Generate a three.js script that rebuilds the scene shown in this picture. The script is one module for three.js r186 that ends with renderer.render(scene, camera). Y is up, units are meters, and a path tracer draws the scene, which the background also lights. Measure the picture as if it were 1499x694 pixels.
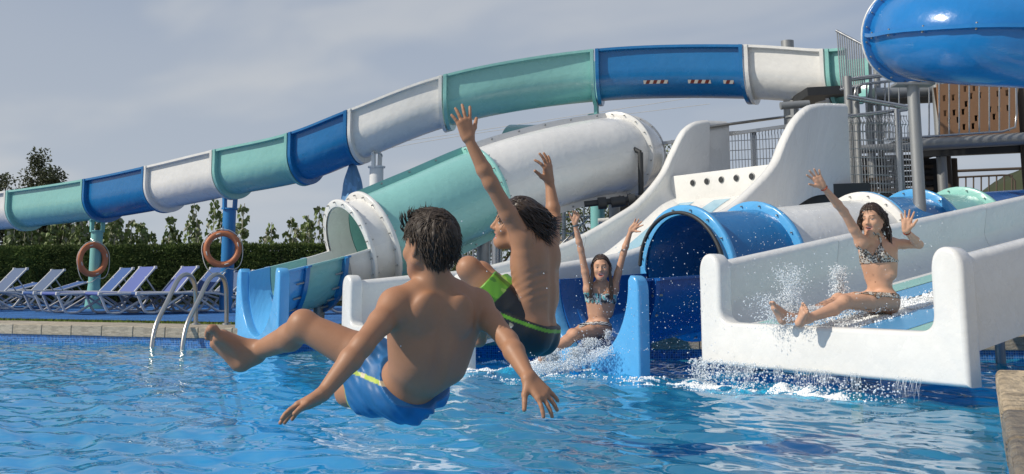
import * as THREE from 'three';
import { mergeGeometries, toCreasedNormals, mergeVertices } from 'three/addons/utils/BufferGeometryUtils.js';
import { RoundedBoxGeometry } from 'three/addons/geometries/RoundedBoxGeometry.js';

// ------------------------------------------------------------------ camera
const scene = new THREE.Scene();
const F = 1500, PPX = 750, PPY = 190, HOR = 411;                 // lens of the photograph, in its pixels
const CAMY = 0.8, PITCH = Math.atan((HOR - PPY) / F);
const camera = new THREE.PerspectiveCamera(2 * Math.atan(504 / F) * 180 / Math.PI, 1499 / 1008, 0.05, 1500);
camera.position.set(0, CAMY, 0);
camera.rotation.set(PITCH, 0, 0);
camera.setViewOffset(1499, 1008, 0, 314, 1499, 694);
camera.updateProjectionMatrix();
const renderer = new THREE.WebGLRenderer();
renderer.toneMapping = THREE.LinearToneMapping;
renderer.toneMappingExposure = 0.9;
renderer.shadowMap.enabled = true;

// ------------------------------------------------------------------ noise
function rng(seed) { let a = seed >>> 0; return () => { a = (a + 0x6D2B79F5) | 0; let t = Math.imul(a ^ (a >>> 15), 1 | a); t = (t + Math.imul(t ^ (t >>> 7), 61 | t)) ^ t; return ((t ^ (t >>> 14)) >>> 0) / 4294967296; }; }
function hash3(x, y, z) { let h = Math.imul(x, 374761393) ^ Math.imul(y, 668265263) ^ Math.imul(z, 1440662683); h = Math.imul(h ^ (h >>> 13), 1274126177); return ((h ^ (h >>> 16)) >>> 0) / 4294967296; }
function noise3(x, y, z) {
  const xi = Math.floor(x), yi = Math.floor(y), zi = Math.floor(z); let u = x - xi, v = y - yi, w = z - zi;
  u = u * u * (3 - 2 * u); v = v * v * (3 - 2 * v); w = w * w * (3 - 2 * w);
  const l = (a, b, t) => a + (b - a) * t;
  return l(l(l(hash3(xi, yi, zi), hash3(xi + 1, yi, zi), u), l(hash3(xi, yi + 1, zi), hash3(xi + 1, yi + 1, zi), u), v),
    l(l(hash3(xi, yi, zi + 1), hash3(xi + 1, yi, zi + 1), u), l(hash3(xi, yi + 1, zi + 1), hash3(xi + 1, yi + 1, zi + 1), u), v), w);
}
function fbm(x, y, z, o = 4) { let s = 0, a = 0.5, n = 0; for (let i = 0; i < o; i++) { s += a * noise3(x, y, z); n += a; a *= 0.5; x *= 2.03; y *= 2.03; z *= 2.03; } return s / n; }
const clamp = (x, a, b) => Math.max(a, Math.min(b, x));
const mix = (a, b, t) => a + (b - a) * t;
const smooth = (a, b, x) => { const t = clamp((x - a) / (b - a), 0, 1); return t * t * (3 - 2 * t); };

// ------------------------------------------------------------------ sky: thin high cloud over pale blue, and the sun
{
  const W = 1536, H = 768, data = new Float32Array(W * H * 4);
  for (let j = 0; j < H; j++) for (let i = 0; i < W; i++) {
    const lat = ((j + 0.5) / H - 0.5) * Math.PI, lon = ((i + 0.5) / W - 0.5) * 2 * Math.PI;
    const dx = Math.cos(lat) * Math.cos(lon), dy = Math.sin(lat), dz = Math.cos(lat) * Math.sin(lon);
    const e = Math.max(dy, 0);
    const t = Math.pow(smooth(0, 0.62, e), 0.62);
    let r = mix(0.53, 0.185, t), g = mix(0.59, 0.28, t), b = mix(0.66, 0.475, t);
    // paler towards the sun's side of the sky
    const side = clamp(-dx * 0.5 + 0.5, 0, 1);
    const pale = 0.28 * side * side; r = mix(r, 0.56, pale); g = mix(g, 0.60, pale); b = mix(b, 0.65, pale);
    // cirrus, drawn on a plane high above so that the streaks run towards the horizon
    const k = 1 / (e + 0.10), px = dx * k, pz = dz * k;
    const wx = px + 0.8 * fbm(px * 0.7, pz * 0.7, 5.5), wz = pz + 0.8 * fbm(px * 0.7, pz * 0.7, 9.1);
    let c = fbm(wx * 0.8 + wz * 0.35, wz * 1.6 - wx * 1.0, 1.7, 6);
    c = smooth(0.40, 0.70, c) * 1.0 + 0.45 * smooth(0.45, 0.75, fbm(px * 0.3, pz * 0.3, 3.3, 3));
    c *= smooth(0.01, 0.12, e) * (0.35 + 0.75 * side);
    c = Math.min(c, 1.25); r = mix(r, 0.69, c * 0.62); g = mix(g, 0.70, c * 0.62); b = mix(b, 0.705, c * 0.62);
    if (dy < 0) { const q = smooth(0, -0.25, dy); r = mix(r, 0.12, q); g = mix(g, 0.12, q); b = mix(b, 0.11, q); }
    data.set([r, g, b, 1], (j * W + i) * 4);
  }
  const sky = new THREE.DataTexture(data, W, H, THREE.RGBAFormat, THREE.FloatType);
  sky.mapping = THREE.EquirectangularReflectionMapping; sky.magFilter = THREE.LinearFilter; sky.minFilter = THREE.LinearFilter;
  sky.wrapS = THREE.RepeatWrapping; sky.needsUpdate = true;
  scene.background = sky; scene.environment = sky;
}
const SUN = new THREE.Vector3(-0.78, 0.62, 0.10).normalize();
const sun = new THREE.DirectionalLight(new THREE.Color().setRGB(1.0, 0.925, 0.80), 4.3);
sun.position.copy(SUN).multiplyScalar(60); sun.target.position.set(0, 0, -10);
sun.castShadow = true; sun.shadow.mapSize.set(4096, 4096); sun.shadow.radius = 1.2;
Object.assign(sun.shadow.camera, { left: -30, right: 30, top: 25, bottom: -25, near: 1, far: 140 });
scene.add(sun, sun.target);

// ------------------------------------------------------------------ pixel -> place
const CP = Math.cos(PITCH), SP_ = Math.sin(PITCH);
function ray(px, py) { const cx = (px - PPX) / F, cy = -(py - PPY) / F; return [cx, cy * CP + SP_, cy * SP_ - CP]; }
function P(px, py, Z) { const d = ray(px, py), t = Z / -d[2]; return new THREE.Vector3(d[0] * t, CAMY + d[1] * t, -Z); }
function G(px, py, y = 0) { const d = ray(px, py), t = (y - CAMY) / d[1]; return new THREE.Vector3(d[0] * t, y, d[2] * t); }
// the frame shared by the four parallel slides: L runs up the slide, w to its side (towards the near pool end)
const SD = [0.829, 0.559], SN = [0.559, -0.829], SB = [-0.45, 9.7];
function S(L, y, w) { return new THREE.Vector3(SB[0] + SD[0] * L + SN[0] * w, y, -(SB[1] + SD[1] * L + SN[1] * w)); }
function onW(px, py, w) { const d = ray(px, py), X = d[0], Z = -d[2]; const t = (w + SN[0] * SB[0] + SN[1] * SB[1]) / (SN[0] * X + SN[1] * Z); const x = X * t - SB[0], z = Z * t - SB[1]; return { L: SD[0] * x + SD[1] * z, y: CAMY + d[1] * t }; }
const V = (x, y, z) => new THREE.Vector3(x, y, z);

// ------------------------------------------------------------------ objects
const used = new Map();
function numbered(n) { const k = used.get(n) || 0; used.set(n, k + 1); return k ? n + '_' + String(k).padStart(3, '0') : n; }
function thing(name, label, category, group, pos) {
  const o = new THREE.Group(); o.name = numbered(name); o.userData = { label, category }; if (group) o.userData.group = group;
  if (pos) o.position.copy(pos); scene.add(o); return o;
}
function finish(m) { m.castShadow = true; m.receiveShadow = true; return m; }
function part(name, geo, mat, parent, label, kind) {
  const m = finish(new THREE.Mesh(Array.isArray(geo) ? merge(geo) : geo, mat)); m.name = name;
  if (label) m.userData.label = label; if (kind) m.userData.kind = kind;
  if (parent.position.lengthSq() > 0 && !m.userData.local) m.position.copy(parent.position).negate();
  parent.add(m); return m;
}
function sub(name, geo, mat, parent, label, kind) { const m = finish(new THREE.Mesh(Array.isArray(geo) ? merge(geo) : geo, mat)); m.name = name; if (label) m.userData.label = label; if (kind) m.userData.kind = kind; parent.add(m); return m; }
function structure(name, geo, mat, label, category) {
  const m = finish(new THREE.Mesh(Array.isArray(geo) ? merge(geo) : geo, mat)); m.name = numbered(name); m.userData = { label, category, kind: 'structure' }; scene.add(m); return m;
}
function merge(list) {
  const g = list.map(a => { const b = a.index ? a.toNonIndexed() : a; for (const k of Object.keys(b.attributes)) if (!['position', 'normal', 'uv'].includes(k)) b.deleteAttribute(k); if (!b.attributes.normal) b.computeVertexNormals(); if (!b.attributes.uv) b.setAttribute('uv', new THREE.BufferAttribute(new Float32Array(b.attributes.position.count * 2), 2)); return b; });
  return mergeGeometries(g);
}
// ------------------------------------------------------------------ shapes
function tube(pts, r, seg = 8, curved = false, div = 0) {
  const v = pts.map(p => Array.isArray(p) ? V(...p) : p);
  let curve;
  if (curved) curve = new THREE.CatmullRomCurve3(v, false, 'centripetal');
  else { curve = new THREE.CurvePath(); for (let i = 0; i + 1 < v.length; i++) curve.add(new THREE.LineCurve3(v[i], v[i + 1])); }
  if (!curved && v.length === 2) return rod(v[0], v[1], r, r, seg);
  const g = new THREE.TubeGeometry(curve, div || (v.length - 1) * (curved ? 8 : 4), r, seg, false);
  return mergeGeometries([g.toNonIndexed(), ball(v[0], r, 6).toNonIndexed(), ball(v[v.length - 1], r, 6).toNonIndexed()]);
}
function ball(p, r, s = 8) { const g = new THREE.SphereGeometry(r, s, Math.max(4, s - 2)); g.translate(p.x, p.y, p.z); return g; }
function rod(a, b, ra, rb = ra, seg = 8) {
  const d = b.clone().sub(a), len = d.length(); const g = new THREE.CylinderGeometry(rb, ra, len, seg);
  g.translate(0, len / 2, 0); g.applyQuaternion(new THREE.Quaternion().setFromUnitVectors(V(0, 1, 0), d.normalize())); g.translate(a.x, a.y, a.z); return g;
}
function beam(a, b, w, h, up = V(0, 1, 0)) { // a box from a to b
  const d = b.clone().sub(a), len = d.length(); d.normalize(); const s = new THREE.Vector3().crossVectors(d, up).normalize(), u = new THREE.Vector3().crossVectors(s, d);
  const g = new THREE.BoxGeometry(w, h, len); const m = new THREE.Matrix4().makeBasis(s, u, d.clone().negate()); g.applyMatrix4(m); const c = a.clone().add(b).multiplyScalar(0.5); g.translate(c.x, c.y, c.z); return g;
}
// rings: array of arrays of Vector3 (all the same length); closed = profile closes on itself
function loft(rings, closed = true, caps = true, crease = 0.7) {
  const n = rings[0].length, pos = [], uv = [], idx = []; let run = 0;
  rings.forEach((r, i) => { if (i) run += r[0].distanceTo(rings[i - 1][0]); let q = 0; for (let k = 0; k <= n; k++) { if (k === n && !closed) break; const p = r[k % n]; if (k) q += p.distanceTo(r[k - 1]); pos.push(p.x, p.y, p.z); uv.push(q, run); } });
  const st = closed ? n + 1 : n;
  for (let i = 0; i + 1 < rings.length; i++) for (let k = 0; k + 1 < st; k++) { const a = i * st + k, b = a + 1, c = a + st, d = c + 1; idx.push(a, c, b, b, c, d); }
  let g = new THREE.BufferGeometry(); g.setAttribute('position', new THREE.Float32BufferAttribute(pos, 3)); g.setAttribute('uv', new THREE.Float32BufferAttribute(uv, 2)); g.setIndex(idx);
  const parts = [g.toNonIndexed()];
  if (caps && closed) for (const [r, flip] of [[rings[0], false], [rings[rings.length - 1], true]]) parts.push(capOf(r, flip));
  g = mergeGeometries(parts);
  return toCreasedNormals(g, crease);
}
function capOf(r, flip) { // flat polygon cap, triangulated in its own plane
  const c = new THREE.Vector3(); r.forEach(p => c.add(p)); c.multiplyScalar(1 / r.length);
  const nrm = new THREE.Vector3(); for (let i = 0; i < r.length; i++) { const a = r[i], b = r[(i + 1) % r.length]; nrm.add(new THREE.Vector3().crossVectors(a.clone().sub(c), b.clone().sub(c))); }
  nrm.normalize(); const u = (Math.abs(nrm.y) < 0.9 ? V(0, 1, 0) : V(1, 0, 0)).cross(nrm).normalize(), v = new THREE.Vector3().crossVectors(nrm, u);
  const p2 = r.map(p => new THREE.Vector2(p.clone().sub(c).dot(u), p.clone().sub(c).dot(v)));
  const f = THREE.ShapeUtils.triangulateShape(p2, []); const pos = [], uv = [];
  for (const t of f) for (const k of flip ? [t[0], t[2], t[1]] : t) { pos.push(r[k].x, r[k].y, r[k].z); uv.push(p2[k].x, p2[k].y); }
  const g = new THREE.BufferGeometry(); g.setAttribute('position', new THREE.Float32BufferAttribute(pos, 3)); g.setAttribute('uv', new THREE.Float32BufferAttribute(uv, 2)); return g;
}
function frame(T) { const s = new THREE.Vector3().crossVectors(T, V(0, 1, 0)).normalize(); return { T, s, u: new THREE.Vector3().crossVectors(s, T).normalize() }; }
function sheet(poly, y, step = 0) { // flat polygon (x,z pairs) facing up, uv in metres
  const sh = new THREE.Shape(poly.map(([x, z]) => new THREE.Vector2(x, -z))); const g = new THREE.ShapeGeometry(sh); g.rotateX(-Math.PI / 2); g.translate(0, y, 0); return g;
}
// ------------------------------------------------------------------ materials and their textures
function tex(size, fn, { srgb = false, repeat = 1 } = {}) {
  const d = new Uint8Array(size * size * 4);
  for (let j = 0; j < size; j++) for (let i = 0; i < size; i++) { const c = fn(i / size, j / size); d.set([clamp(c[0], 0, 1) * 255, clamp(c[1], 0, 1) * 255, clamp(c[2], 0, 1) * 255, 255], (j * size + i) * 4); }
  const t = new THREE.DataTexture(d, size, size); t.wrapS = t.wrapT = THREE.RepeatWrapping; t.magFilter = THREE.LinearFilter; t.minFilter = THREE.LinearMipmapLinearFilter; t.generateMipmaps = true;
  if (srgb) t.colorSpace = THREE.SRGBColorSpace; t.repeat.set(repeat, repeat); t.needsUpdate = true; return t;
}
// tileable noise on the unit square
function tnoise(u, v, f, seed, o = 4) { let s = 0, a = 0.5, n = 0; for (let i = 0; i < o; i++) { const x = u * f, y = v * f, xi = Math.floor(x), yi = Math.floor(y); let p = x - xi, q = y - yi; p = p * p * (3 - 2 * p); q = q * q * (3 - 2 * q); const h = (i2, j2) => hash3(((i2 % f) + f) % f, ((j2 % f) + f) % f, seed + i * 17); s += a * mix(mix(h(xi, yi), h(xi + 1, yi), p), mix(h(xi, yi + 1), h(xi + 1, yi + 1), p), q); n += a; a *= 0.5; f *= 2; } return s / n; }
const noiseTex = tex(512, (u, v) => { const n = tnoise(u, v, 8, 3, 6); return [n, n, n]; });
const wearTex = tex(512, (u, v) => { const n = tnoise(u, v, 4, 11, 6), m = tnoise(u, v, 32, 21, 3); const k = 0.90 + 0.14 * (n - 0.5) + 0.06 * (m - 0.5); return [k, k, k * 0.995]; });
const roughTex = tex(512, (u, v) => { const n = tnoise(u, v, 6, 31, 6); const k = 0.55 + 0.6 * (n - 0.3); return [k, k, k]; });
function rep(t, x, y = x) { const c = t.clone(); c.repeat.set(x, y); c.needsUpdate = true; return c; }
const wear1 = rep(wearTex, 0.6), bump1 = rep(noiseTex, 1.6), rough1 = rep(roughTex, 0.8);
function gel(r, g, b, rough = 0.42) { const m = new THREE.MeshPhysicalMaterial({ roughness: rough, clearcoat: 0.35, clearcoatRoughness: 0.18, map: wear1, roughnessMap: rough1, bumpMap: bump1, bumpScale: 0.004 }); m.color.setRGB(r, g, b); m.side = THREE.DoubleSide; return m; }
function plain(r, g, b, rough = 0.6, metal = 0, extra = {}) { const m = new THREE.MeshStandardMaterial({ roughness: rough, metalness: metal, ...extra }); m.color.setRGB(r, g, b); return m; }
const M = {
  white: gel(0.80, 0.79, 0.765), blue: gel(0.010, 0.165, 0.42), sky: gel(0.10, 0.42, 0.80, 0.35), mint: gel(0.26, 0.56, 0.52), paleMint: gel(0.33, 0.66, 0.60), deep: gel(0.008, 0.10, 0.36),
  paleBlue: gel(0.34, 0.58, 0.72),
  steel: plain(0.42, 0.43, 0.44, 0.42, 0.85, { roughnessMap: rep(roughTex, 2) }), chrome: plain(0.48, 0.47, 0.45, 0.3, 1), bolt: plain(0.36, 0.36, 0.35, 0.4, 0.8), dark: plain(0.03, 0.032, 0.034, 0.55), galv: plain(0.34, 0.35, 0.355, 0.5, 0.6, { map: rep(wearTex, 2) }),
  rust: plain(0.10, 0.075, 0.055, 0.8),
  resin: plain(0.54, 0.55, 0.57, 0.5), sling: plain(0.035, 0.095, 0.28, 0.75, 0, { bumpMap: rep(noiseTex, 30), bumpScale: 0.002 }), slingPale: plain(0.075, 0.115, 0.21, 0.75), slingFaded: plain(0.085, 0.12, 0.34, 0.75),
  orange: plain(0.60, 0.20, 0.085, 0.5, 0, { map: rep(wearTex, 3) }), rope: plain(0.62, 0.60, 0.55, 0.9),
};
// ------------------------------------------------------------------ pool, decks and ground
const DECK = 0.23;
// pool outline (x, Z): far side from the left, then under the slides to the right, round the near corner and back past the photographer
const FAR = [[-16, 17.53], [1.4, 10.87], [7.5, 10.55]], NEARC = [3.05, 6.55];
const poolPoly = [[-16, 17.53], [1.4, 10.87], [7.5, 10.55], [8.5, 7.6], NEARC, [1.42, 2.95], [-1.2, -3.0], [-22, -3]].map(([x, Z]) => [x, -Z]);
{
  const concrete = new THREE.MeshStandardMaterial({ roughness: 0.9, map: tex(512, (u, v) => { const n = tnoise(u, v, 6, 41, 6), m = tnoise(u, v, 90, 42, 2); const k = 0.62 + 0.35 * (n - 0.5) + 0.22 * (m - 0.5); return [k, k * 0.94, k * 0.83]; }, { srgb: true, repeat: 0.5 }), bumpMap: rep(noiseTex, 3), bumpScale: 0.004 });
  const sh = new THREE.Shape([[-400, 60], [400, 60], [400, -900], [-400, -900]].map(([x, z]) => new THREE.Vector2(x, -z)));
  sh.holes.push(new THREE.Path(poolPoly.map(([x, z]) => new THREE.Vector2(x, -z))));
  const g = new THREE.ShapeGeometry(sh); g.rotateX(-Math.PI / 2); g.translate(0, DECK - 0.02, 0);
  structure('ground', g, concrete, 'beige concrete ground around the pool', 'ground');
  // basin
  const tile = new THREE.MeshStandardMaterial({ roughness: 0.35, map: tex(1024, (u, v) => { const a = (u * 40) % 1, b = (v * 40) % 1, gr = a < 0.09 || b < 0.09; const h = hash3(Math.floor(u * 40), Math.floor(v * 40), 5); if (gr) return [0.62, 0.74, 0.82]; const k = 0.85 + 0.3 * (h - 0.5); return [0.10 * k, 0.42 * k, 0.72 * k]; }, { srgb: true, repeat: 1 }) });
  const wallBand = (y0, y1) => { const wp = [], wu = [], wi = []; let run = 0; poolPoly.forEach((p, i) => { const q = poolPoly[(i + 1) % poolPoly.length], len = Math.hypot(q[0] - p[0], q[1] - p[1]); const b = wp.length / 3; wp.push(p[0], y0, p[1], q[0], y0, q[1], q[0], y1, q[1], p[0], y1, p[1]); wu.push(run, y0, run + len, y0, run + len, y1, run, y1); wi.push(b, b + 1, b + 2, b, b + 2, b + 3); run += len; }); const wg = new THREE.BufferGeometry(); wg.setAttribute('position', new THREE.Float32BufferAttribute(wp, 3)); wg.setAttribute('uv', new THREE.Float32BufferAttribute(wu, 2)); wg.setIndex(wi); wg.computeVertexNormals(); return wg; };
  tile.side = THREE.DoubleSide;
  structure('pool_wall', wallBand(DECK - 0.025, -0.12), tile, 'blue mosaic tile band along the waterline of the pool', 'pool wall');
  const floorMat = new THREE.MeshStandardMaterial({ roughness: 0.6, map: tex(256, (u, v) => { const n = tnoise(u, v, 6, 61, 4); const k = 0.9 + 0.2 * (n - 0.5); return [0.13 * k, 0.74 * k, 0.95 * k]; }, { srgb: true, repeat: 0.15 }) });
  floorMat.side = THREE.DoubleSide; structure('pool_wall', wallBand(-0.12, -2.45), floorMat, 'plain light blue wall of the pool below the waterline', 'pool wall');
  structure('pool_floor', sheet(poolPoly, -2.4), floorMat, 'light blue floor of the swimming pool', 'pool floor');
}
// water: one rippled sheet, finer where it is near
const WAVES = (() => { const r = rng(77), w = []; for (let i = 0; i < 26; i++) { const lam = 0.16 * Math.pow(1.10, i), a = -0.5 + (r() - 0.5) * 2.6; w.push([Math.cos(a) * 2 * Math.PI / lam, Math.sin(a) * 2 * Math.PI / lam, r() * 6.28, 0.0042 * Math.pow(lam, 0.62) * (0.6 + 0.8 * r())]); } return w; })();
function waterY(x, z) {
  let y = 0; const wx = x + 0.22 * noise3(x * 1.3, z * 1.3, 3), wz = z + 0.22 * noise3(x * 1.3, z * 1.3, 8);
  for (const w of WAVES) y += w[3] * Math.sin(w[0] * wx + w[1] * wz + w[2]);
  const gust = 0.45 + 1.1 * fbm(x * 0.45, z * 0.45, 12, 2);
  y *= gust;
  // the churned water where the slides pour in
  for (const [cx, cz, r, h] of POURS) { const d = Math.hypot(x - cx, z - cz) / r; if (d < 1.6) y += h * Math.exp(-d * d * 2.2) * ((fbm(x * 4.5, z * 4.5, 2, 3) - 0.5) * 2.0 + 0.35 * Math.sin(d * 14)); }
  return y;
}
const POURS = (() => { const a = S(0.95, 0, 2.5), b = S(0.95, 0, 3.1), c = S(0.95, 0, 3.8), d = S(0.5, 0, 0.75), e = S(0.1, 0, 0.1); return [[a.x, a.z, 0.75, 0.09], [b.x, b.z, 0.7, 0.06], [c.x, c.z, 0.6, 0.045], [d.x, d.z, 0.8, 0.10], [e.x, e.z, 1.2, 0.06]]; })();
{
  const xs = [], zs = [];
  for (let Z = -3; Z < 18;) { zs.push(-Z); Z += Z < 1.5 ? 0.4 : Z < 7 ? 0.018 + 0.0028 * Z : 0.035 + 0.004 * (Z - 5); }
  for (let x = -22; x < 9.0;) { xs.push(x); const a = Math.abs(x - 0.8); x += a < 4.5 ? 0.030 : 0.03 + 0.022 * (a - 4.5); }
  const nx = xs.length, nz = zs.length, pos = new Float32Array(nx * nz * 3), uv = new Float32Array(nx * nz * 2), keep = new Uint8Array(nx * nz);
  const inPoly = (x, z) => { let c = false; for (let i = 0, j = poolPoly.length - 1; i < poolPoly.length; j = i++) { const [xi, zi] = poolPoly[i], [xj, zj] = poolPoly[j]; if ((zi > z) !== (zj > z) && x < (xj - xi) * (z - zi) / (zj - zi) + xi) c = !c; } return c; };
  for (let j = 0; j < nz; j++) for (let i = 0; i < nx; i++) { const k = j * nx + i, x = xs[i], z = zs[j]; const seen = -z > 1.4 && Math.abs(x) < -z * 0.62 + 0.6; pos[k * 3] = x; pos[k * 3 + 1] = seen ? waterY(x, z) : 0; pos[k * 3 + 2] = z; uv[k * 2] = x; uv[k * 2 + 1] = z; keep[k] = inPoly(x, z) ? 1 : 0; }
  const idx = []; for (let j = 0; j + 1 < nz; j++) for (let i = 0; i + 1 < nx; i++) { const a = j * nx + i, b = a + 1, c = a + nx, d = c + 1; if (keep[a] || keep[b] || keep[c] || keep[d]) idx.push(a, c, b, b, c, d); }
  const g = new THREE.BufferGeometry(); g.setAttribute('position', new THREE.BufferAttribute(pos, 3)); g.setAttribute('uv', new THREE.BufferAttribute(uv, 2)); g.setIndex(idx); g.computeVertexNormals();
  // the two triangle orders above face down in +z order: flip if needed
  if (g.attributes.normal.getY(Math.floor(nx * nz / 2)) < 0) { for (let i = 0; i < idx.length; i += 3) { const t = idx[i]; idx[i] = idx[i + 1]; idx[i + 1] = t; } g.setIndex(idx); g.computeVertexNormals(); }
  const wt = new THREE.MeshPhysicalMaterial({ roughness: 0.03, transmission: 0.80, thickness: 0, ior: 1.33, specularIntensity: 1 });
  wt.color.setRGB(0.085, 0.69, 0.86);
  { const n = 160, d = new Float32Array(n * n * 4); for (let j = 0; j < n; j++) for (let i = 0; i < n; i++) { const h = tnoise(i / n, j / n, 5, 71, 3); d.set([h, h, h, 1], (j * n + i) * 4); } const t = new THREE.DataTexture(d, n, n, THREE.RGBAFormat, THREE.FloatType); t.wrapS = t.wrapT = THREE.RepeatWrapping; t.magFilter = t.minFilter = THREE.LinearFilter; t.repeat.set(0.9, 0.9); t.needsUpdate = true; wt.bumpMap = t; wt.bumpScale = 0.022; }
  structure('pool_water', g, wt, 'rippled blue water of the swimming pool', 'water');

}
// coping stones along the far side, paving behind, grass strip, blue carpet
{
  const stoneTex = s => tex(256, (u, v) => { const n = tnoise(u, v, 5, s, 5), m = tnoise(u, v, 64, s + 1, 2); const k = 0.66 + 0.30 * (n - 0.5) + 0.25 * (m - 0.5); return [k, k * 0.945, k * 0.85]; }, { srgb: true });
  const mats = [81, 83].flatMap(s => [[1, 1, 1], [0.88, 0.87, 0.86], [0.95, 0.92, 0.88]].map(c => { const m = new THREE.MeshStandardMaterial({ roughness: 0.9, map: rep(stoneTex(s), 1.5), bumpMap: rep(noiseTex, 4), bumpScale: 0.004 }); m.color.setRGB(c[0], c[1], c[2]); return m; }));
  const r = rng(5);
  const root = thing('pool_coping', 'long row of beige coping stones along the far pool edge', 'coping');
  const geo = new RoundedBoxGeometry(0.495, 0.135, 0.86, 2, 0.012);
  const lay = (a, b, from, to) => { const dx = b[0] - a[0], dz = b[1] - a[1], len = Math.hypot(dx, dz); for (let t = from; t < to; t += 0.5) { const m = finish(new THREE.Mesh(geo, mats[Math.floor(r() * 6)])); m.name = 'coping_stone'; const c = [a[0] + dx * (t + 0.25) / len, a[1] + dz * (t + 0.25) / len]; const nx = -dz / len, nz = dx / len; m.position.set(c[0] + nx * 0.40, DECK - 0.0675 + (r() - 0.5) * 0.004, -(c[1] + nz * 0.40)); m.rotation.y = Math.atan2(dz, dx); root.add(m); } };
  lay(FAR[0], FAR[1], 6.5, 18.4); lay(FAR[1], FAR[2], 0.05, 6);
  // near corner coping: big rough blocks, the nearer ones darkened to paint in a cast shadow
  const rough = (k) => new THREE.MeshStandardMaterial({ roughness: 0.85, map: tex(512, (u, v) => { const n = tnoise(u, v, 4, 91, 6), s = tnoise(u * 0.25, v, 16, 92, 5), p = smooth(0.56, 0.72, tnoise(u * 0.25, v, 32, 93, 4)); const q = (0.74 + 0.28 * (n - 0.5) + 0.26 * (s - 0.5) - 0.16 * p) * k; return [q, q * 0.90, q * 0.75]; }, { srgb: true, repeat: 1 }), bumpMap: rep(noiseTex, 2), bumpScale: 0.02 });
  const dry = rough(1), wet = rough(0.72); wet.roughness = 0.4;  // second stone: darker, smoother copy that stands for the shadow on the near blocks
  const nr = thing('pool_coping', 'weathered beige stone coping on the near pool corner', 'coping');
  const e0 = V(NEARC[0], 0, -NEARC[1]), dir = V(1.42 - NEARC[0], 0, NEARC[1] - 2.95).normalize(), out = V(-dir.z, 0, dir.x).multiplyScalar(-1);
  if (out.x < 0) out.negate();
  const lens = [0, 2.15, 3.05, 4.4]; for (let i = 0; i < 3; i++) {
    const l = lens[i + 1] - lens[i] - 0.012, W = 0.62; const g = new RoundedBoxGeometry(W, 0.14, l, 4, 0.035); const p = g.attributes.position; for (let k = 0; k < p.count; k++) { const x = p.getX(k), y = p.getY(k), z = p.getZ(k); p.setXYZ(k, x + 0.02 * (fbm(z * 5 + i * 9, y * 8, 2) - 0.5), y + 0.012 * (fbm(x * 6, z * 6, 4 + i) - 0.5), z); } g.computeVertexNormals();
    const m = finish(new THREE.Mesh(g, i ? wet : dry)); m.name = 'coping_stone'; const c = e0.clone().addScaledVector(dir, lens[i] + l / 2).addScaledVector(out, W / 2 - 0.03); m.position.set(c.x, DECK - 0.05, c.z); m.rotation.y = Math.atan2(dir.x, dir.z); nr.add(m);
    const wallb = finish(new THREE.Mesh(new THREE.BoxGeometry(W - 0.1, 0.09, l), dry)); wallb.name = 'stone_bed'; wallb.position.set(c.x, DECK - 0.165, c.z); wallb.rotation.y = m.rotation.y; nr.add(wallb);
  }
  // along the far edge, in its own frame (t along, n behind)
  const a = FAR[0], b = FAR[1], dx = b[0] - a[0], dz = b[1] - a[1], len = Math.hypot(dx, dz), E = (t, n) => [a[0] + dx * t / len - dz / len * n, -(a[1] + dz * t / len + dx / len * n)];
  const carpet = new THREE.MeshStandardMaterial({ roughness: 0.95, map: tex(512, (u, v) => { const n = tnoise(u, v, 8, 101, 5), m = tnoise(u, v, 128, 102, 1), s = 0.5 + 0.5 * Math.sin(v * 40 * 6.283); const k = 0.9 + 0.3 * (n - 0.5) + 0.25 * (m - 0.5) + 0.06 * (s - 0.5); return [0.20 * k, 0.46 * k, 0.74 * k]; }, { srgb: true, repeat: 0.5 }), bumpMap: rep(noiseTex, 20), bumpScale: 0.01 });
  structure('blue_carpet', sheet([E(-10, 1.25), E(19.5, 1.25), E(19.5, 9), E(-10, 12)], DECK + 0.012), carpet, 'blue carpet laid on the pool terrace', 'carpet');
  // grass strip: blades
  const gr = rng(9), gp = []; for (let i = 0; i < 5200; i++) { const t = 3 + gr() * 15.2, n = 0.86 + gr() * 0.36, [x, z] = E(t, n), h = 0.012 + gr() * 0.028, q = gr() * 6.28, w = 0.008; gp.push(x - Math.cos(q) * w, DECK - 0.02, z - Math.sin(q) * w, x + Math.cos(q) * w, DECK - 0.02, z + Math.sin(q) * w, x + (gr() - 0.5) * 0.03, DECK + h, z + (gr() - 0.5) * 0.03); }
  const gg = new THREE.BufferGeometry(); gg.setAttribute('position', new THREE.Float32BufferAttribute(gp, 3)); gg.computeVertexNormals();
  const gm = plain(0.13, 0.19, 0.03, 0.9); gm.side = THREE.DoubleSide;
  const gs = structure('grass_strip', gg, gm, 'narrow strip of green grass behind the coping stones', 'grass'); gs.userData.kind = 'stuff';
}
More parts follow.
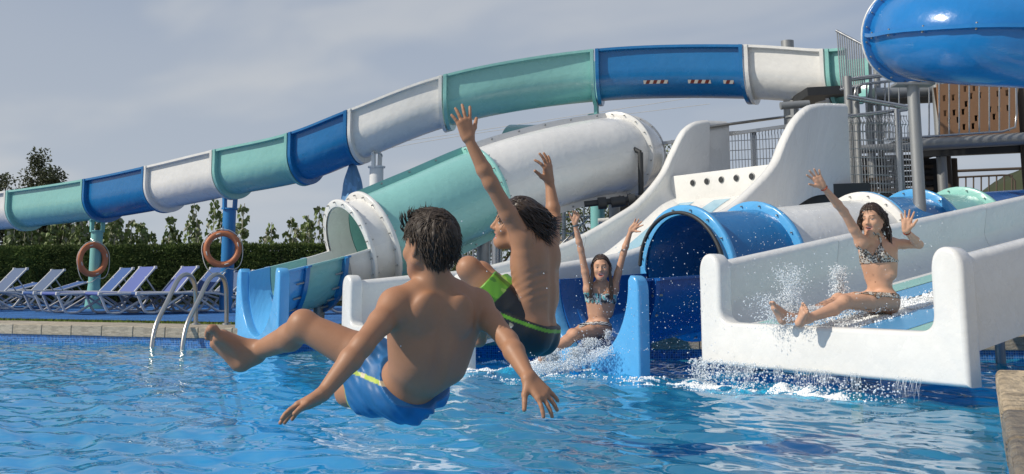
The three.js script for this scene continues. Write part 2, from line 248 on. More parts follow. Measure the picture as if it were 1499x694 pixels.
// far wooded hill on the right
{
  const pos = [], idx = [], nx = 90, nz = 24; for (let j = 0; j < nz; j++) for (let i = 0; i < nx; i++) { const x = 40 + i * 2.2, Z = 120 + j * 3; const ridge = smooth(46, 92, x + 8 * (fbm(x * 0.05, Z * 0.05, 6, 2) - 0.5)) * 21 * Math.sin(Math.PI * (j / (nz - 1))); pos.push(x, DECK + ridge + (ridge > 0.3 ? (fbm(x * 0.35, Z * 0.35, 3, 4) - 0.4) * 5.5 : -0.3), -Z); }
  for (let j = 0; j + 1 < nz; j++) for (let i = 0; i + 1 < nx; i++) { const a = j * nx + i; idx.push(a, a + 1, a + nx, a + 1, a + nx + 1, a + nx); }
  const g = new THREE.BufferGeometry(); g.setAttribute('position', new THREE.Float32BufferAttribute(pos, 3)); g.setIndex(idx); g.computeVertexNormals();
  const c = []; for (let i = 0; i < pos.length / 3; i++) { const n = fbm(pos[i * 3] * 0.8, pos[i * 3 + 1], pos[i * 3 + 2] * 0.8, 3); c.push(0.022 + 0.03 * n, 0.03 + 0.032 * n, 0.014 + 0.014 * n); } g.setAttribute('color', new THREE.Float32BufferAttribute(c, 3));
  const m = new THREE.MeshStandardMaterial({ roughness: 1, vertexColors: true }); m.side = THREE.DoubleSide; structure('hill', g, m, 'low wooded hill beyond the slide tower', 'hill');
}
// ------------------------------------------------------------------ slides
function troughLoop(w0, w1, f, tF, tN, { t = 0.10, fil = 0.2, drop = 0.07, flare = 0 } = {}) {
  const p = [], arc = (cx, cy, r, a0, a1, n) => { for (let i = 0; i <= n; i++) { const a = mix(a0, a1, i / n); p.push([cx + r * Math.cos(a), cy + r * Math.sin(a)]); } };
  const h = t / 2;
  p.push([w0 - h, f - drop]); p.push([w0 - h - flare, (f + tF) / 2 - 0.05]);
  arc(w0 - flare, tF - h * 1.1, h * 1.1, Math.PI, 0, 7);
  const fl = Math.min(fil, (tF - f) * 0.6), fr = Math.min(fil, (tN - f) * 0.6);
  arc(w0 + h * 0.4 + fl, f + fl, fl, Math.PI, Math.PI * 1.5, 6);
  for (let i = 1; i < 6; i++) p.push([mix(w0 + h * 0.4 + fl, w1 - h * 0.4 - fr, i / 6), f]);
  arc(w1 - h * 0.4 - fr, f + fr, fr, -Math.PI / 2, 0, 6);
  arc(w1 + flare, tN - h * 1.1, h * 1.1, Math.PI, 0, 7);
  p.push([w1 + h + flare, (f + tN) / 2 - 0.05]); p.push([w1 + h, f - drop]);
  return p;
}
function boltAt(p, dir, r = 0.016, l = 0.05) { return rod(p.clone().addScaledVector(dir, -0.01), p.clone().addScaledVector(dir, l), r, r * 0.8, 6); }
const interp = (tab, x) => { if (x <= tab[0][0]) return tab[0][1]; for (let i = 1; i < tab.length; i++) if (x <= tab[i][0]) { // monotone cubic-ish: catmull in value
  const a = tab[Math.max(0, i - 2)], b = tab[i - 1], c = tab[i], d = tab[Math.min(tab.length - 1, i + 1)], t = (x - b[0]) / (c[0] - b[0]), m0 = (c[1] - a[1]) / (c[0] - a[0] || 1) * (c[0] - b[0]), m1 = (d[1] - b[1]) / (d[0] - b[0] || 1) * (c[0] - b[0]); const t2 = t * t, t3 = t2 * t; return (2 * t3 - 3 * t2 + 1) * b[1] + (t3 - 2 * t2 + t) * m0 + (-2 * t3 + 3 * t2) * c[1] + (t3 - t2) * m1; } return tab[tab.length - 1][1]; };
// a lip plate across the end of a slide: shape in (w, y), thickness along L
function lipPlate(shape, L0, depth, bevel = 0.03) {
  const g = new THREE.ExtrudeGeometry(shape, { depth: depth - 2 * bevel, bevelEnabled: true, bevelThickness: bevel, bevelSize: bevel, bevelSegments: 4, curveSegments: 14 });
  const p = g.attributes.position; for (let i = 0; i < p.count; i++) { const v = S(L0 + bevel + p.getZ(i), p.getY(i), p.getX(i)); p.setXYZ(i, v.x, v.y, v.z); } g.computeVertexNormals(); return toCreasedNormals(g, 0.6);
}
function wideLip(w0, w1, yb, yf, yt, post, rr = 0.12, fil = 0.13) {
  const s = new THREE.Shape(); s.moveTo(w0, yb); s.lineTo(w1, yb); s.lineTo(w1, yt - rr); s.quadraticCurveTo(w1, yt, w1 - post * 0.55, yt); s.quadraticCurveTo(w1 - post, yt, w1 - post, yt - rr * 0.9);
  s.lineTo(w1 - post, yf + fil); s.quadraticCurveTo(w1 - post, yf, w1 - post - fil, yf); s.lineTo(w0 + post + fil, yf); s.quadraticCurveTo(w0 + post, yf, w0 + post, yf + fil); s.lineTo(w0 + post, yt - rr * 0.9);
  s.quadraticCurveTo(w0 + post, yt, w0 + post * 0.45, yt); s.quadraticCurveTo(w0, yt, w0, yt - rr); s.lineTo(w0, yb); return s;
}
function uLip(wc, hw, yb, yt, r, yc, dep) {
  const s = new THREE.Shape(); s.moveTo(wc - hw, yb); s.lineTo(wc + hw, yb); s.lineTo(wc + hw, yt - 0.14); s.quadraticCurveTo(wc + hw, yt, wc + r + 0.02, yt); s.lineTo(wc + r, yc);
  for (let i = 1; i < 24; i++) { const a = -Math.PI * i / 24; s.lineTo(wc + r * Math.cos(a), yc + dep * Math.sin(a)); }
  s.lineTo(wc - r, yc); s.lineTo(wc - r - 0.02, yt); s.quadraticCurveTo(wc - hw, yt, wc - hw, yt - 0.14); s.lineTo(wc - hw, yb); return s;
}
function troughSection(L0, L1, n, fn) { const rings = []; for (let i = 0; i <= n; i++) { const L = mix(L0, L1, i / n); rings.push(fn(L).map(([w, y]) => S(L, y, w))); } return loft(rings, true, true, 0.9); }
function stripe(L0, L1, n, wa, wb, floor, lift = 0.006) { const pos = [], idx = []; for (let i = 0; i <= n; i++) { const L = mix(L0, L1, i / n); for (const w of [wa, wb]) { const v = S(L, floor(L) + lift, w); pos.push(v.x, v.y, v.z); } } for (let i = 0; i < n; i++) { const a = i * 2; idx.push(a, a + 1, a + 2, a + 1, a + 3, a + 2); } const g = new THREE.BufferGeometry(); g.setAttribute('position', new THREE.Float32BufferAttribute(pos, 3)); g.setIndex(idx); g.computeVertexNormals(); return g; }

// --- the wide white slide that the girl in the spotted bikini comes down
{
  const o = thing('wide_slide', 'wide low white slide with mint and blue floor stripes and thick white lip', 'water slide');
  const flo = L => 0.43 + 0.168 * Math.max(0, L - 1.15), top = L => 0.975 + 0.163 * (L - 1.26);
  const mk = L => troughLoop(2.15, 4.33, flo(L), top(L), top(L) + 0.01, { fil: 0.22, t: 0.115, drop: 0.09 });
  const secs = [[1.16, 2.62], [2.625, 5.0], [5.005, 9.2]];
  for (const [a, b] of secs) part('slide_section', troughSection(a, b, 8, mk), M.white, o);
  part('lip', lipPlate(wideLip(2.085, 4.395, 0.165, 0.435, 0.985, 0.165, 0.15, 0.16), 1.02, 0.16, 0.035), M.white, o, 'thick rounded white lip across the slide end');
  const st = [[2.42, 2.68, M.paleMint], [2.70, 3.02, M.sky], [3.40, 3.80, M.sky], [3.81, 4.12, M.paleMint]];
  for (const [a, b, m] of st) part('floor_stripe', stripe(1.24, 9.1, 16, a, b, flo), m, o);
  // bolted joint plates on the outside of the near wall
  for (const L of [2.62, 5.0]) { const pl = []; for (const k of [-1, 1]) pl.push(troughSection(L + k * 0.03 - 0.02, L + k * 0.03 + 0.02, 1, q => [[4.385, flo(q) - 0.14], [4.46, flo(q) - 0.14], [4.46, top(q) - 0.12], [4.385, top(q) - 0.12]])); part('joint_plate', pl, M.white, o); const bs = []; for (let i = 0; i < 4; i++) { const q = S(L - 0.05, mix(flo(L) - 0.06, top(L) - 0.2, i / 3), 4.44); bs.push(boltAt(q, V(-SD[0], 0, SD[1]))); } part('joint_bolts', bs, M.bolt, o, undefined, 'stuff'); }
  // legs on the deck
  for (const [L, w] of [[2.4, 2.5], [2.4, 4.1], [4.6, 2.5], [4.6, 4.1], [6.8, 2.5], [6.8, 4.1]]) part('support_leg', rod(S(L, -0.4, w), S(L, flo(L) - 0.05, w), 0.05), M.galv, o);
}
// --- wavy three-lane white slide
const W3F = L => interp([[0, 0.80], [0.77, 0.87], [1.74, 0.97], [2.94, 1.27], [3.46, 1.48], [3.89, 1.69], [4.25, 1.89], [4.71, 2.31], [4.92, 2.64], [5.15, 2.96], [5.46, 3.11], [6.2, 3.17]], L);
const W3N = L => interp([[0, 0.81], [0.34, 0.86], [1.13, 0.98], [2.11, 1.14], [3.40, 1.59], [3.85, 1.86], [4.27, 2.20], [4.46, 2.50], [4.67, 2.76], [4.97, 2.95], [5.65, 3.03]], L);
const W3fl = L => interp([[0, 0.28], [1.2, 0.50], [2.2, 0.68], [3.0, 0.86], [3.6, 1.14], [4.1, 1.46], [4.6, 1.78], [5.0, 1.93], [6.2, 1.98]], L);
{
  const o = thing('wavy_slide', 'tall wavy white slide with pale blue lane stripes and curved side walls', 'water slide');
  const mk = L => troughLoop(-2.43, 0, Math.min(W3fl(L), W3N(L) - 0.3), W3F(L), W3N(L), { fil: 0.25, t: 0.13, drop: 0.10 });
  for (const [a, b, n] of [[0.05, 1.5, 8], [1.505, 3.3, 14], [3.305, 5.62, 34]]) part('slide_section', troughSection(a, b, n, mk), M.white, o);
  part('side_wall_end', troughSection(5.625, 6.1, 4, L => [[-2.57, 1.9], [-2.57, W3F(L) - 0.05], [-2.5, W3F(L)], [-2.44, W3F(L) - 0.05], [-2.44, 1.9]]), M.white, o);
  part('lip', lipPlate(wideLip(-2.5, 0.08, -0.02, 0.285, 0.83, 0.17, 0.14, 0.14), -0.08, 0.16, 0.035), M.white, o, 'thick white lip across the slide end');
  for (const [a, b, m] of [[-2.1, -1.82, M.paleBlue], [-1.45, -1.15, M.paleBlue], [-0.8, -0.5, M.paleBlue]]) part('lane_stripe', stripe(0.2, 4.75, 30, a, b, L => Math.min(W3fl(L), W3N(L) - 0.3)), m, o);
  // riser with the row of water nozzles at the top
  const ris = new THREE.Shape(); ris.moveTo(-2.4, 1.88); ris.lineTo(-0.08, 1.88); ris.lineTo(-0.08, 2.25); ris.lineTo(-2.4, 2.25); ris.closePath();
  const nb = part('nozzle_board', lipPlate(ris, 4.86, 0.06, 0.008), M.white, o, 'white riser board with a row of seven round water holes');
  for (let i = 0; i < 7; i++) { const w = -1.95 + i * 0.27; sub('nozzle', [rod(S(4.835, 2.13, w), S(4.9, 2.13, w), 0.036, 0.036, 14)], M.dark, nb); sub('nozzle_rim', new THREE.TorusGeometry(0.04, 0.008, 6, 16).applyQuaternion(new THREE.Quaternion().setFromUnitVectors(V(0, 0, 1), V(SD[0], 0, -SD[1]))).translate(S(4.853, 2.13, w).x, 2.13, S(4.853, 2.13, w).z), M.galv, nb); }
  part('nozzle_box', troughSection(4.95, 5.5, 1, () => [[-2.4, 1.9], [-2.4, 2.24], [-0.08, 2.24], [-0.08, 1.9]]), M.white, o);
  for (const [L, w] of [[2.0, -2.2], [2.0, -0.3], [3.8, -2.2], [5.3, -2.2]]) part('support_leg', rod(S(L, DECK, w), S(L, W3fl(L) - 0.05, w), 0.06), M.galv, o);
  part('grab_rail', tube([onWp(1007, 190, -2.42), onWp(1150, 171, -2.42)], 0.022), M.chrome, o);
}
function onWp(px, py, w) { const q = onW(px, py, w); return S(q.L, q.y, w); }

// --- tubes made of half shells with bolted flanges
function ringPts(c, fr, r, n = 40, a0 = 0, a1 = Math.PI * 2) { const p = []; for (let i = 0; i < n; i++) { const a = a0 + (a1 - a0) * i / n; p.push(c.clone().addScaledVector(fr.s, r * Math.cos(a)).addScaledVector(fr.u, r * Math.sin(a))); } return p; }
function pathFrames(curve, t0, t1, n) { const a = []; for (let i = 0; i <= n; i++) { const t = mix(t0, t1, i / n); a.push({ c: curve.getPointAt(t), ...frame(curve.getTangentAt(t).normalize()) }); } return a; }
function pipe(frames, r, th = 0.02) { const rings = []; for (const f of frames) rings.push(ringPts(f.c, f, r)); const inn = [...frames].reverse().map(f => ringPts(f.c, f, r - th)); return loft([...rings, ...inn, rings[0].map(p => p.clone())], true, false, 0.9); }
function flangeRing(f, r0, r1, th) { const a = f.c.clone().addScaledVector(f.T, -th / 2), b = f.c.clone().addScaledVector(f.T, th / 2); const R = (c, r) => ringPts(c, f, r, 48); return loft([R(a, r0), R(a, r1 - 0.008), R(a.clone().addScaledVector(f.T, 0.008), r1), R(b.clone().addScaledVector(f.T, -0.008), r1), R(b, r1 - 0.008), R(b, r0)], true, false, 0.8); }
function ringBolts(f, r, n, off = 0.03, sgn = 1, a0 = 0.15) { const l = []; for (let i = 0; i < n; i++) { const a = a0 + 2 * Math.PI * i / n; l.push(boltAt(f.c.clone().addScaledVector(f.s, r * Math.cos(a)).addScaledVector(f.u, r * Math.sin(a)).addScaledVector(f.T, sgn * off), f.T.clone().multiplyScalar(sgn), 0.0105, 0.034)); } return l; }
// a flange running along the pipe at an angle round it, and its bolts
function seam(frames, ang, r0, r1, th) { const dir = f => f.s.clone().multiplyScalar(Math.cos(ang)).addScaledVector(f.u, Math.sin(ang)), per = f => f.s.clone().multiplyScalar(-Math.sin(ang)).addScaledVector(f.u, Math.cos(ang)); return loft(frames.map(f => { const d = dir(f), q = per(f); return [[r0, -th], [r1, -th], [r1, th], [r0, th]].map(([r, k]) => f.c.clone().addScaledVector(d, r).addScaledVector(q, k)); }), true, true, 0.5); }
function seamBolts(frames, ang, r, step, th) { const l = []; let acc = 0; for (let i = 1; i < frames.length; i++) { acc += frames[i].c.distanceTo(frames[i - 1].c); if (acc > step) { acc = 0; const f = frames[i], d = f.s.clone().multiplyScalar(Math.cos(ang)).addScaledVector(f.u, Math.sin(ang)), q = f.s.clone().multiplyScalar(-Math.sin(ang)).addScaledVector(f.u, Math.cos(ang)); const c = f.c.clone().addScaledVector(d, r); l.push(rod(c.clone().addScaledVector(q, -th - 0.02), c.clone().addScaledVector(q, th + 0.02), 0.012, 0.012, 6)); } } return l; }
function halfPipe(frames, r, th = 0.022, rise = 0.0, lipw = 0.05) { // open trough: half circle below the axis with a small outward rim
  return loft(frames.map(f => { const q = [], at = (x, y) => f.c.clone().addScaledVector(f.s, x).addScaledVector(f.u, y); const n = 28; q.push(at(-r - lipw, rise), at(-r - lipw, rise - 0.022), at(-r, rise - 0.022)); for (let i = 1; i < n; i++) { const a = Math.PI + Math.PI * i / n; q.push(at(r * Math.cos(a), r * (f.k || 1) * Math.sin(a))); } q.push(at(r, rise - 0.022), at(r + lipw, rise - 0.022), at(r + lipw, rise), at(r - th, rise)); for (let i = n - 1; i > 0; i--) { const a = Math.PI + Math.PI * i / n; q.push(at((r - th) * Math.cos(a), (r * (f.k || 1) - th) * Math.sin(a))); } q.push(at(-r + th, rise)); return q; }), true, true, 0.7);
}
function lineCurve(pts) { return new THREE.CatmullRomCurve3(pts, false, 'centripetal'); }
const tOfL = (curve, L) => { let best = 0, bd = 1e9; for (let i = 0; i <= 800; i++) { const p = curve.getPointAt(i / 800), l = SD[0] * (p.x - SB[0]) + SD[1] * (-p.z - SB[1]); if (Math.abs(l - L) < bd) { bd = Math.abs(l - L); best = i / 800; } } return best; };

// --- blue tube slide (girl in the patterned bikini)
{
  const o = thing('tube_slide', 'low blue and white tube slide opening into a blue trough beside the wide slide', 'water slide');
  const w = 0.9, R = 0.575, c = lineCurve([[0.6, 0.80], [1.98, 0.875], [2.97, 0.955], [4.72, 1.135], [5.71, 1.22], [6.62, 1.29], [8.2, 1.42], [11, 1.6]].map(([L, y]) => S(L, y, w)));
  const fr = (a, b, n) => pathFrames(c, tOfL(c, a), tOfL(c, b), n);
  part('trough_section', halfPipe(fr(0.86, 1.96, 8).map((f, i) => ({ ...f, k: 1 + 0.22 * Math.pow(1 - i / 8, 1.5) })), R), M.deep, o);
  part('lip', lipPlate(uLip(w, 0.685, -0.06, 0.825, 0.585, 0.80, 0.70), 0.75, 0.13, 0.02), M.sky, o, 'light blue lip around the trough end');
  const tubes = [[1.99, 2.96, M.blue, 6], [2.98, 4.71, M.white, 8], [4.73, 5.70, M.blue, 5], [5.72, 6.61, M.mint, 5], [6.63, 10.6, M.deep, 10]];
  for (const [a, b, m, n] of tubes) { const f = fr(a, b, n), t = part('tube_section', pipe(f, R, 0.02), m, o); for (const A of [0, Math.PI]) sub('seam_flange', seam(f, A, R - 0.005, R + 0.07, 0.018), m, t); }
  const rings = [[1.99, M.sky], [2.97, M.sky], [4.72, M.white], [5.71, M.sky], [6.62, M.paleMint]];
  for (const [L, m] of rings) { const f = fr(L, L + 0.05, 1)[0]; part('flange_ring', flangeRing(f, R - 0.01, R + 0.085, 0.06), m, o); part('ring_bolts', ringBolts(f, R + 0.045, 16, 0.02, -1).concat(ringBolts(f, R + 0.045, 16, 0.02, 1)), M.bolt, o, undefined, 'stuff'); if (L === 4.72) part('flange_gasket', flangeRing({ ...f, c: f.c.clone().addScaledVector(f.T, 0.045) }, R, R + 0.087, 0.026), M.sky, o); }
  { const f = fr(1.9, 1.95, 1)[0]; const pts = []; for (let i = 0; i <= 26; i++) { const a = Math.PI * (0.02 + 0.93 * i / 26); pts.push(f.c.clone().addScaledVector(f.s, (R + 0.012) * Math.cos(a)).addScaledVector(f.u, (R + 0.012) * Math.sin(a))); } part('rubber_edge', tube(pts, 0.02, 6, true, 40), M.dark, o); }
  for (const L of [2.5, 4.4, 6.2]) part('support_leg', [rod(S(L, DECK - 0.02, w), S(L, c.getPointAt(tOfL(c, L)).y - R + 0.02, w), 0.06)], M.galv, o);
  // joint plate on the near side of the trough
  const f2 = fr(1.0, 1.05, 1)[0]; part('joint_plate', halfPipe([{ ...f2, c: f2.c.clone() }, { ...f2, c: f2.c.clone().addScaledVector(f2.T, 0.045) }], R + 0.075, 0.08), M.deep, o);
  { const bs = []; for (let i = 0; i < 5; i++) { const a = Math.PI + Math.PI * (0.52 + 0.1 * i); bs.push(boltAt(f2.c.clone().addScaledVector(f2.s, (R + 0.04) * Math.cos(a)).addScaledVector(f2.u, (R + 0.04) * Math.sin(a)), f2.T.clone().multiplyScalar(1), 0.014, 0.11)); } part('joint_bolts', bs, M.galv, o, undefined, 'stuff'); }
}
// --- mint and white tube slide with its blue open end
{
  const o = thing('tube_slide', 'large mint and white tube slide sloping down to a blue open trough', 'water slide');
  const w = -3.45, R = 0.57;
  const c = lineCurve([S(-0.75, 0.88, w), S(0.42, 1.18, w), S(1.4, 1.58, w), S(2.36, 2.0, w), S(3.0, 2.23, w), S(4.0, 2.51, w), S(4.75, 2.66, w), S(5.25, 2.72, w - 0.35), S(5.4, 2.76, w - 1.0), S(5.2, 2.82, w - 1.9), S(4.6, 2.9, w - 2.9)]);
  const T = L => { const q = S(L, 0, w); let b = 0, bd = 9; for (let i = 0; i <= 1200; i++) { const p = c.getPointAt(i / 1200), d = Math.hypot(p.x - q.x, p.z - q.z); if (d < bd) { bd = d; b = i / 1200; } } return b; }, fr = (a, b, n) => pathFrames(c, a, b, n);
  const upr = (f, m) => f.map((q, i) => ({ ...q, u: V(0, 1, 0).lerp(q.u, m(i)).normalize() }));
  const t0 = T(-0.6), tA = T(-0.38), tB = T(0.10), tM = T(0.44), tM2 = T(0.74), tJ = T(2.36), tE = T(4.75), tE2 = tE + 0.075;
  part('trough_section', halfPipe(upr(fr(T(-0.64), tA, 4), () => 0).map((f, i) => ({ ...f, k: 1.06 + 0.27 * Math.pow(1 - i / 4, 1.3) })), R), M.sky, o, 'blue trough section'); part('trough_section', halfPipe(upr(fr(tA + 0.001, tB, 4), i => 0.0).map((f, i) => ({ ...f, k: 1 + 0.06 * (1 - i / 4) })), R), M.mint, o, 'mint trough section'); part('trough_section', halfPipe(upr(fr(tB + 0.001, tM, 4), i => i / 4), R), M.white, o, 'white trough section');
  part('lip', lipPlate(uLip(w, 0.69, 0.05, 0.925, 0.585, 0.90, 0.76), -0.74, 0.13, 0.02), M.sky, o, 'blue lip around the trough end');
  for (const [t, m, rr] of [[tA, M.blue, 0.07], [tB, M.blue, 0.09]]) { const f = upr(fr(t - 0.002, t, 1), () => 0)[0]; part('joint_plate', halfPipe([f, { ...f, c: f.c.clone().addScaledVector(f.T, 0.05) }], R + rr, rr + 0.01), m, o); const bs = []; for (let i = 0; i < 5; i++) { const a = Math.PI + Math.PI * (0.5 + 0.1 * i); bs.push(boltAt(f.c.clone().addScaledVector(f.s, (R + 0.04) * Math.cos(a)).addScaledVector(f.u, (R + 0.04) * Math.sin(a)), f.T.clone().negate(), 0.014, 0.09)); } part('joint_bolts', bs, M.galv, o, undefined, 'stuff'); }
  const secs = [[tM, tM2, M.white, 3], [tM2 + 0.001, tJ, M.mint, 8], [tJ + 0.001, tE, M.white, 12], [tE + 0.001, tE2, M.white, 8], [tE2 + 0.001, 0.98, M.mint, 12]];
  secs.forEach(([a, b, m, n], i) => { const f = fr(a, b, n), t = part('tube_section', pipe(f, R), m, o); if (i === 1 || i === 2) { const g = pathFrames(c, a, b, 60); for (const A of [Math.PI * 0.56, -Math.PI * 0.44]) { sub('seam_flange', seam(f, A, R - 0.01, R + 0.085, 0.02), m, t); sub('seam_bolts', seamBolts(g, A, R + 0.05, 0.42, 0.02), M.bolt, t, undefined, 'stuff'); } } });
  for (const [t, m, k] of [[tM, M.white, 0.075], [tM2, M.white, 0.085], [tJ, M.paleMint, 0.07], [tE, M.white, 0.08], [tE2, M.white, 0.07]]) { const f = fr(t, Math.min(1, t + 0.004), 1)[0]; part('flange_ring', flangeRing(f, R - 0.012, R + k, 0.05), m, o); part('ring_bolts', ringBolts(f, R + 0.045, 18, 0.02, -1).concat(ringBolts(f, R + 0.045, 18, 0.02, 1)), M.bolt, o, undefined, 'stuff'); }
  // black bracket on the white tube and its supports
  const q = c.getPointAt(tE - 0.012), side = V(SN[0], 0, -SN[1]);
  part('bracket', [tube([q.clone().addScaledVector(side, 0.64).add(V(0, -0.02, 0)), q.clone().addScaledVector(side, 0.64).add(V(0, -0.9, 0))], 0.04), tube([q.clone().addScaledVector(side, 0.5).add(V(-0.1, 0.1, 0)), q.clone().addScaledVector(side, 0.64).add(V(0, -0.02, 0))], 0.035)], M.dark, o);
  part('support_post', rod(S(0.05, DECK, w), S(0.05, 0.55, w), 0.07), M.galv, o); part('support_post', rod(S(0.35, DECK, w + 0.5), S(0.12, 1.0, w + 0.62), 0.032), M.galv, o);
  part('support_post', rod(S(2.4, DECK, w), S(2.4, 1.45, w), 0.085), M.galv, o); part('support_post', rod(S(4.7, DECK, w), S(4.7, 2.1, w), 0.085), M.galv, o);
}
const HFP = [];
// --- high open flume crossing the sky, on posts
{
  const o = thing('high_flume', 'long raised open flume in white, mint and blue sections crossing the sky', 'water slide');
  const rim = [[-140, 296, 24.0], [8, 279, 21.9], [120, 262, 20.3], [210, 243, 19.0], [310, 219, 17.85], [420, 194, 17.0], [508, 160, 16.5], [648, 109, 16.1], [870, 71, 16.0], [1088, 64.5, 15.2], [1205, 71, 14.6], [1236, 69, 14.4]];
  const cols = [M.white, M.mint, M.blue, M.white, M.mint, M.blue, M.white, M.mint, M.blue, M.white, M.mint];
  const c = lineCurve(rim.map(([x, y, Z]) => P(x, y, Z)));
  const tt = rim.map(([x, y, Z]) => { const q = P(x, y, Z); let b = 0, bd = 9; for (let i = 0; i <= 1200; i++) { const d = c.getPointAt(i / 1200).distanceTo(q); if (d < bd) { bd = d; b = i / 1200; } } return b; });
  const D = 0.76, R = 0.43, HW = 0.53;
  const prof = (f, grow, lip = 0.075) => { const q = [], n = 22, at = (x, y) => f.c.clone().addScaledVector(f.s, x - HW).addScaledVector(V(0, 1, 0), y); const r = R + grow, yc = -D + R;
    q.push(at(R + lip, 0), at(R + lip, -0.04), at(r + 0.002, -0.05)); for (let i = 0; i <= n; i++) { const a = -Math.PI * i / n; q.push(at(r * Math.cos(a), yc + r * Math.sin(a))); } q.push(at(-r - 0.002, -0.05), at(-R - lip, -0.04), at(-R - lip, 0), at(-R + 0.02, 0)); for (let i = n; i >= 0; i--) { const a = -Math.PI * i / n; q.push(at((R - 0.02) * Math.cos(a), yc + (R - 0.02) * Math.sin(a))); } q.push(at(R - 0.02, 0)); return q; };
  for (let i = 0; i < cols.length; i++) {
    const f = pathFrames(c, tt[i] + (i ? 0.0006 : 0), tt[i + 1] - 0.0006, 12); const s = part('flume_section', loft(f.map(k => prof(k, 0)), true, true, 0.6), cols[i], o);
    const fl = (k, sg) => loft([k, { ...k, c: k.c.clone().addScaledVector(k.T, sg * 0.055) }].map(z => prof(z, 0.085, 0.09)), true, true, 0.6);
    if (i) sub('joint_flange', fl(f[0], 1), cols[i], s); if (i < 10) sub('joint_flange', fl(f[12], -1), cols[i], s);
    if (i === 8) for (const [px, py, l] of [[940, 125, 36], [1005, 120, 33], [1056, 117, 15]]) { const t = tt[8] + (tt[9] - tt[8]) * (px - 870) / 218, k = pathFrames(c, t, t + l / 218 * (tt[9] - tt[8]), 6); sub('hazard_strip', loft(k.map(z => { const a0 = -0.50, q = a => z.c.clone().addScaledVector(z.s, -HW + (R + 0.004) * Math.cos(a)).add(V(0, -D + R + (R + 0.004) * Math.sin(a), 0)); return [q(a0), q(a0 - 0.14)]; }), false, false), HAZ(), s, 'red and white hazard tape strip'); }
  }
  function HAZ() { return HAZ.m ||= new THREE.MeshStandardMaterial({ roughness: 0.5, side: THREE.DoubleSide, map: tex(128, (u, v) => ((u * 1 + v * 2) % 0.5) < 0.25 ? [0.80, 0.78, 0.74] : [0.42, 0.16, 0.10], { srgb: true, repeat: 2.2 }) }); }
  // posts with saddles, each in its own colour
  const post = (px, m, rr, bottomY, withBuoy) => { let b = 0, bd = 1e9; for (let i = 0; i <= 1500; i++) { const q = c.getPointAt(i / 1500), f = frame(c.getTangentAt(i / 1500)); const k = q.clone().addScaledVector(f.s, -HW); const x = PPX + F * k.x / ((k.y - CAMY) * SP_ + -k.z * CP); if (Math.abs(x - px) < bd) { bd = Math.abs(x - px); b = i / 1500; } } const f = { c: c.getPointAt(b), ...frame(c.getTangentAt(b)) }; const k = f.c.clone().addScaledVector(f.s, -HW), yb = k.y - D; const s2 = V(f.s.x, 0, f.s.z).normalize();
    const pp = part('support_post', [rod(V(k.x, DECK - 0.02, k.z), V(k.x, yb - 0.24, k.z), rr, rr, 20), rod(V(k.x, yb - 0.25, k.z), V(k.x, yb - 0.225, k.z), rr + 0.03, rr + 0.03, 20), rod(V(k.x, DECK - 0.01, k.z), V(k.x, DECK + 0.03, k.z), rr + 0.09, rr + 0.09, 16), ...(bottomY ? [rod(V(k.x, DECK, k.z), V(k.x, DECK + 0.5, k.z), rr + 0.05, rr, 16)] : [])], m, o);
    for (const sg of [-1, 1]) sub('saddle_arm', [beam(V(k.x, yb - 0.26, k.z).addScaledVector(s2, sg * (rr + 0.0)), V(k.x, yb + 0.0, k.z).addScaledVector(s2, sg * (rr + 0.01)), 0.05, 0.07, s2), beam(V(k.x, yb - 0.04, k.z).addScaledVector(s2, sg * (rr + 0.06)), V(k.x, yb + 0.02, k.z).addScaledVector(s2, sg * (rr - 0.05)), 0.05, 0.03)], m === M.mint ? M.mint : m, pp); return k; };
  const tealPost = plain(0.19, 0.46, 0.44, 0.45), bluePost = plain(0.018, 0.19, 0.46, 0.4), whitePost = plain(0.72, 0.72, 0.71, 0.5);
  const pA = post(147, tealPost, 0.115, true), pB = post(340, bluePost, 0.115), pC = post(553, whitePost, 0.115), pD = post(873, tealPost, 0.115), pE = post(1160, M.galv, 0.11);
  part('bearing_plate', [rod(V(pD.x, pD.y - D - 0.42, pD.z), V(pD.x, pD.y - D - 0.36, pD.z), 0.30, 0.34, 16)], tealPost, o);
  HFP.push(pA, pB);
}
// --- big blue tube overhead
{
  const o = thing('overhead_tube', 'big closed blue tube with bolted flange high on a steel post', 'water slide');
  const c = lineCurve([P(1338, 50, 12.2), P(1368, 51.5, 11.6), P(1425, 54, 11.2), P(1500, 57, 11.05), P(1600, 60, 11.05), P(1720, 62, 11.1), P(1850, 63, 11.3)]), R = 0.545;
  const f = pathFrames(c, 0, 1, 30); const t = part('tube_section', pipe(f, R), gel(0.012, 0.20, 0.55, 0.33), o);
  const g = pathFrames(c, 0, 1, 90);
  sub('seam_flange', seam(f, 0, R - 0.01, R + 0.065, 0.022), gel(0.012, 0.20, 0.55, 0.33), t); sub('seam_bolts', seamBolts(g, 0, R + 0.035, 0.28, 0.022), M.galv, t, undefined, 'stuff');
  const f0 = pathFrames(c, 0.0, 0.01, 1)[0]; part('flange_ring', flangeRing(f0, R - 0.02, R + 0.075, 0.05), gel(0.012, 0.17, 0.50, 0.33), o); part('ring_bolts', ringBolts(f0, R + 0.045, 20, 0.02, 1), M.galv, o, undefined, 'stuff');
  const f1 = { ...f0, c: f0.c.clone().addScaledVector(f0.T, -0.04) }; part('flange_ring', flangeRing(f1, R - 0.02, R + 0.085, 0.025), M.white, o);
  const pp = P(1337, 128, 11.6); part('support_post', [rod(V(pp.x, DECK, pp.z), pp.clone().add(V(0, 0.06, 0)), 0.068, 0.068, 18)], M.galv, o); part('post_plate', [beam(pp.clone().add(V(-0.22, 0.03, 0)), pp.clone().add(V(0.22, 0.03, 0)), 0.2, 0.025)], M.galv, o);
}
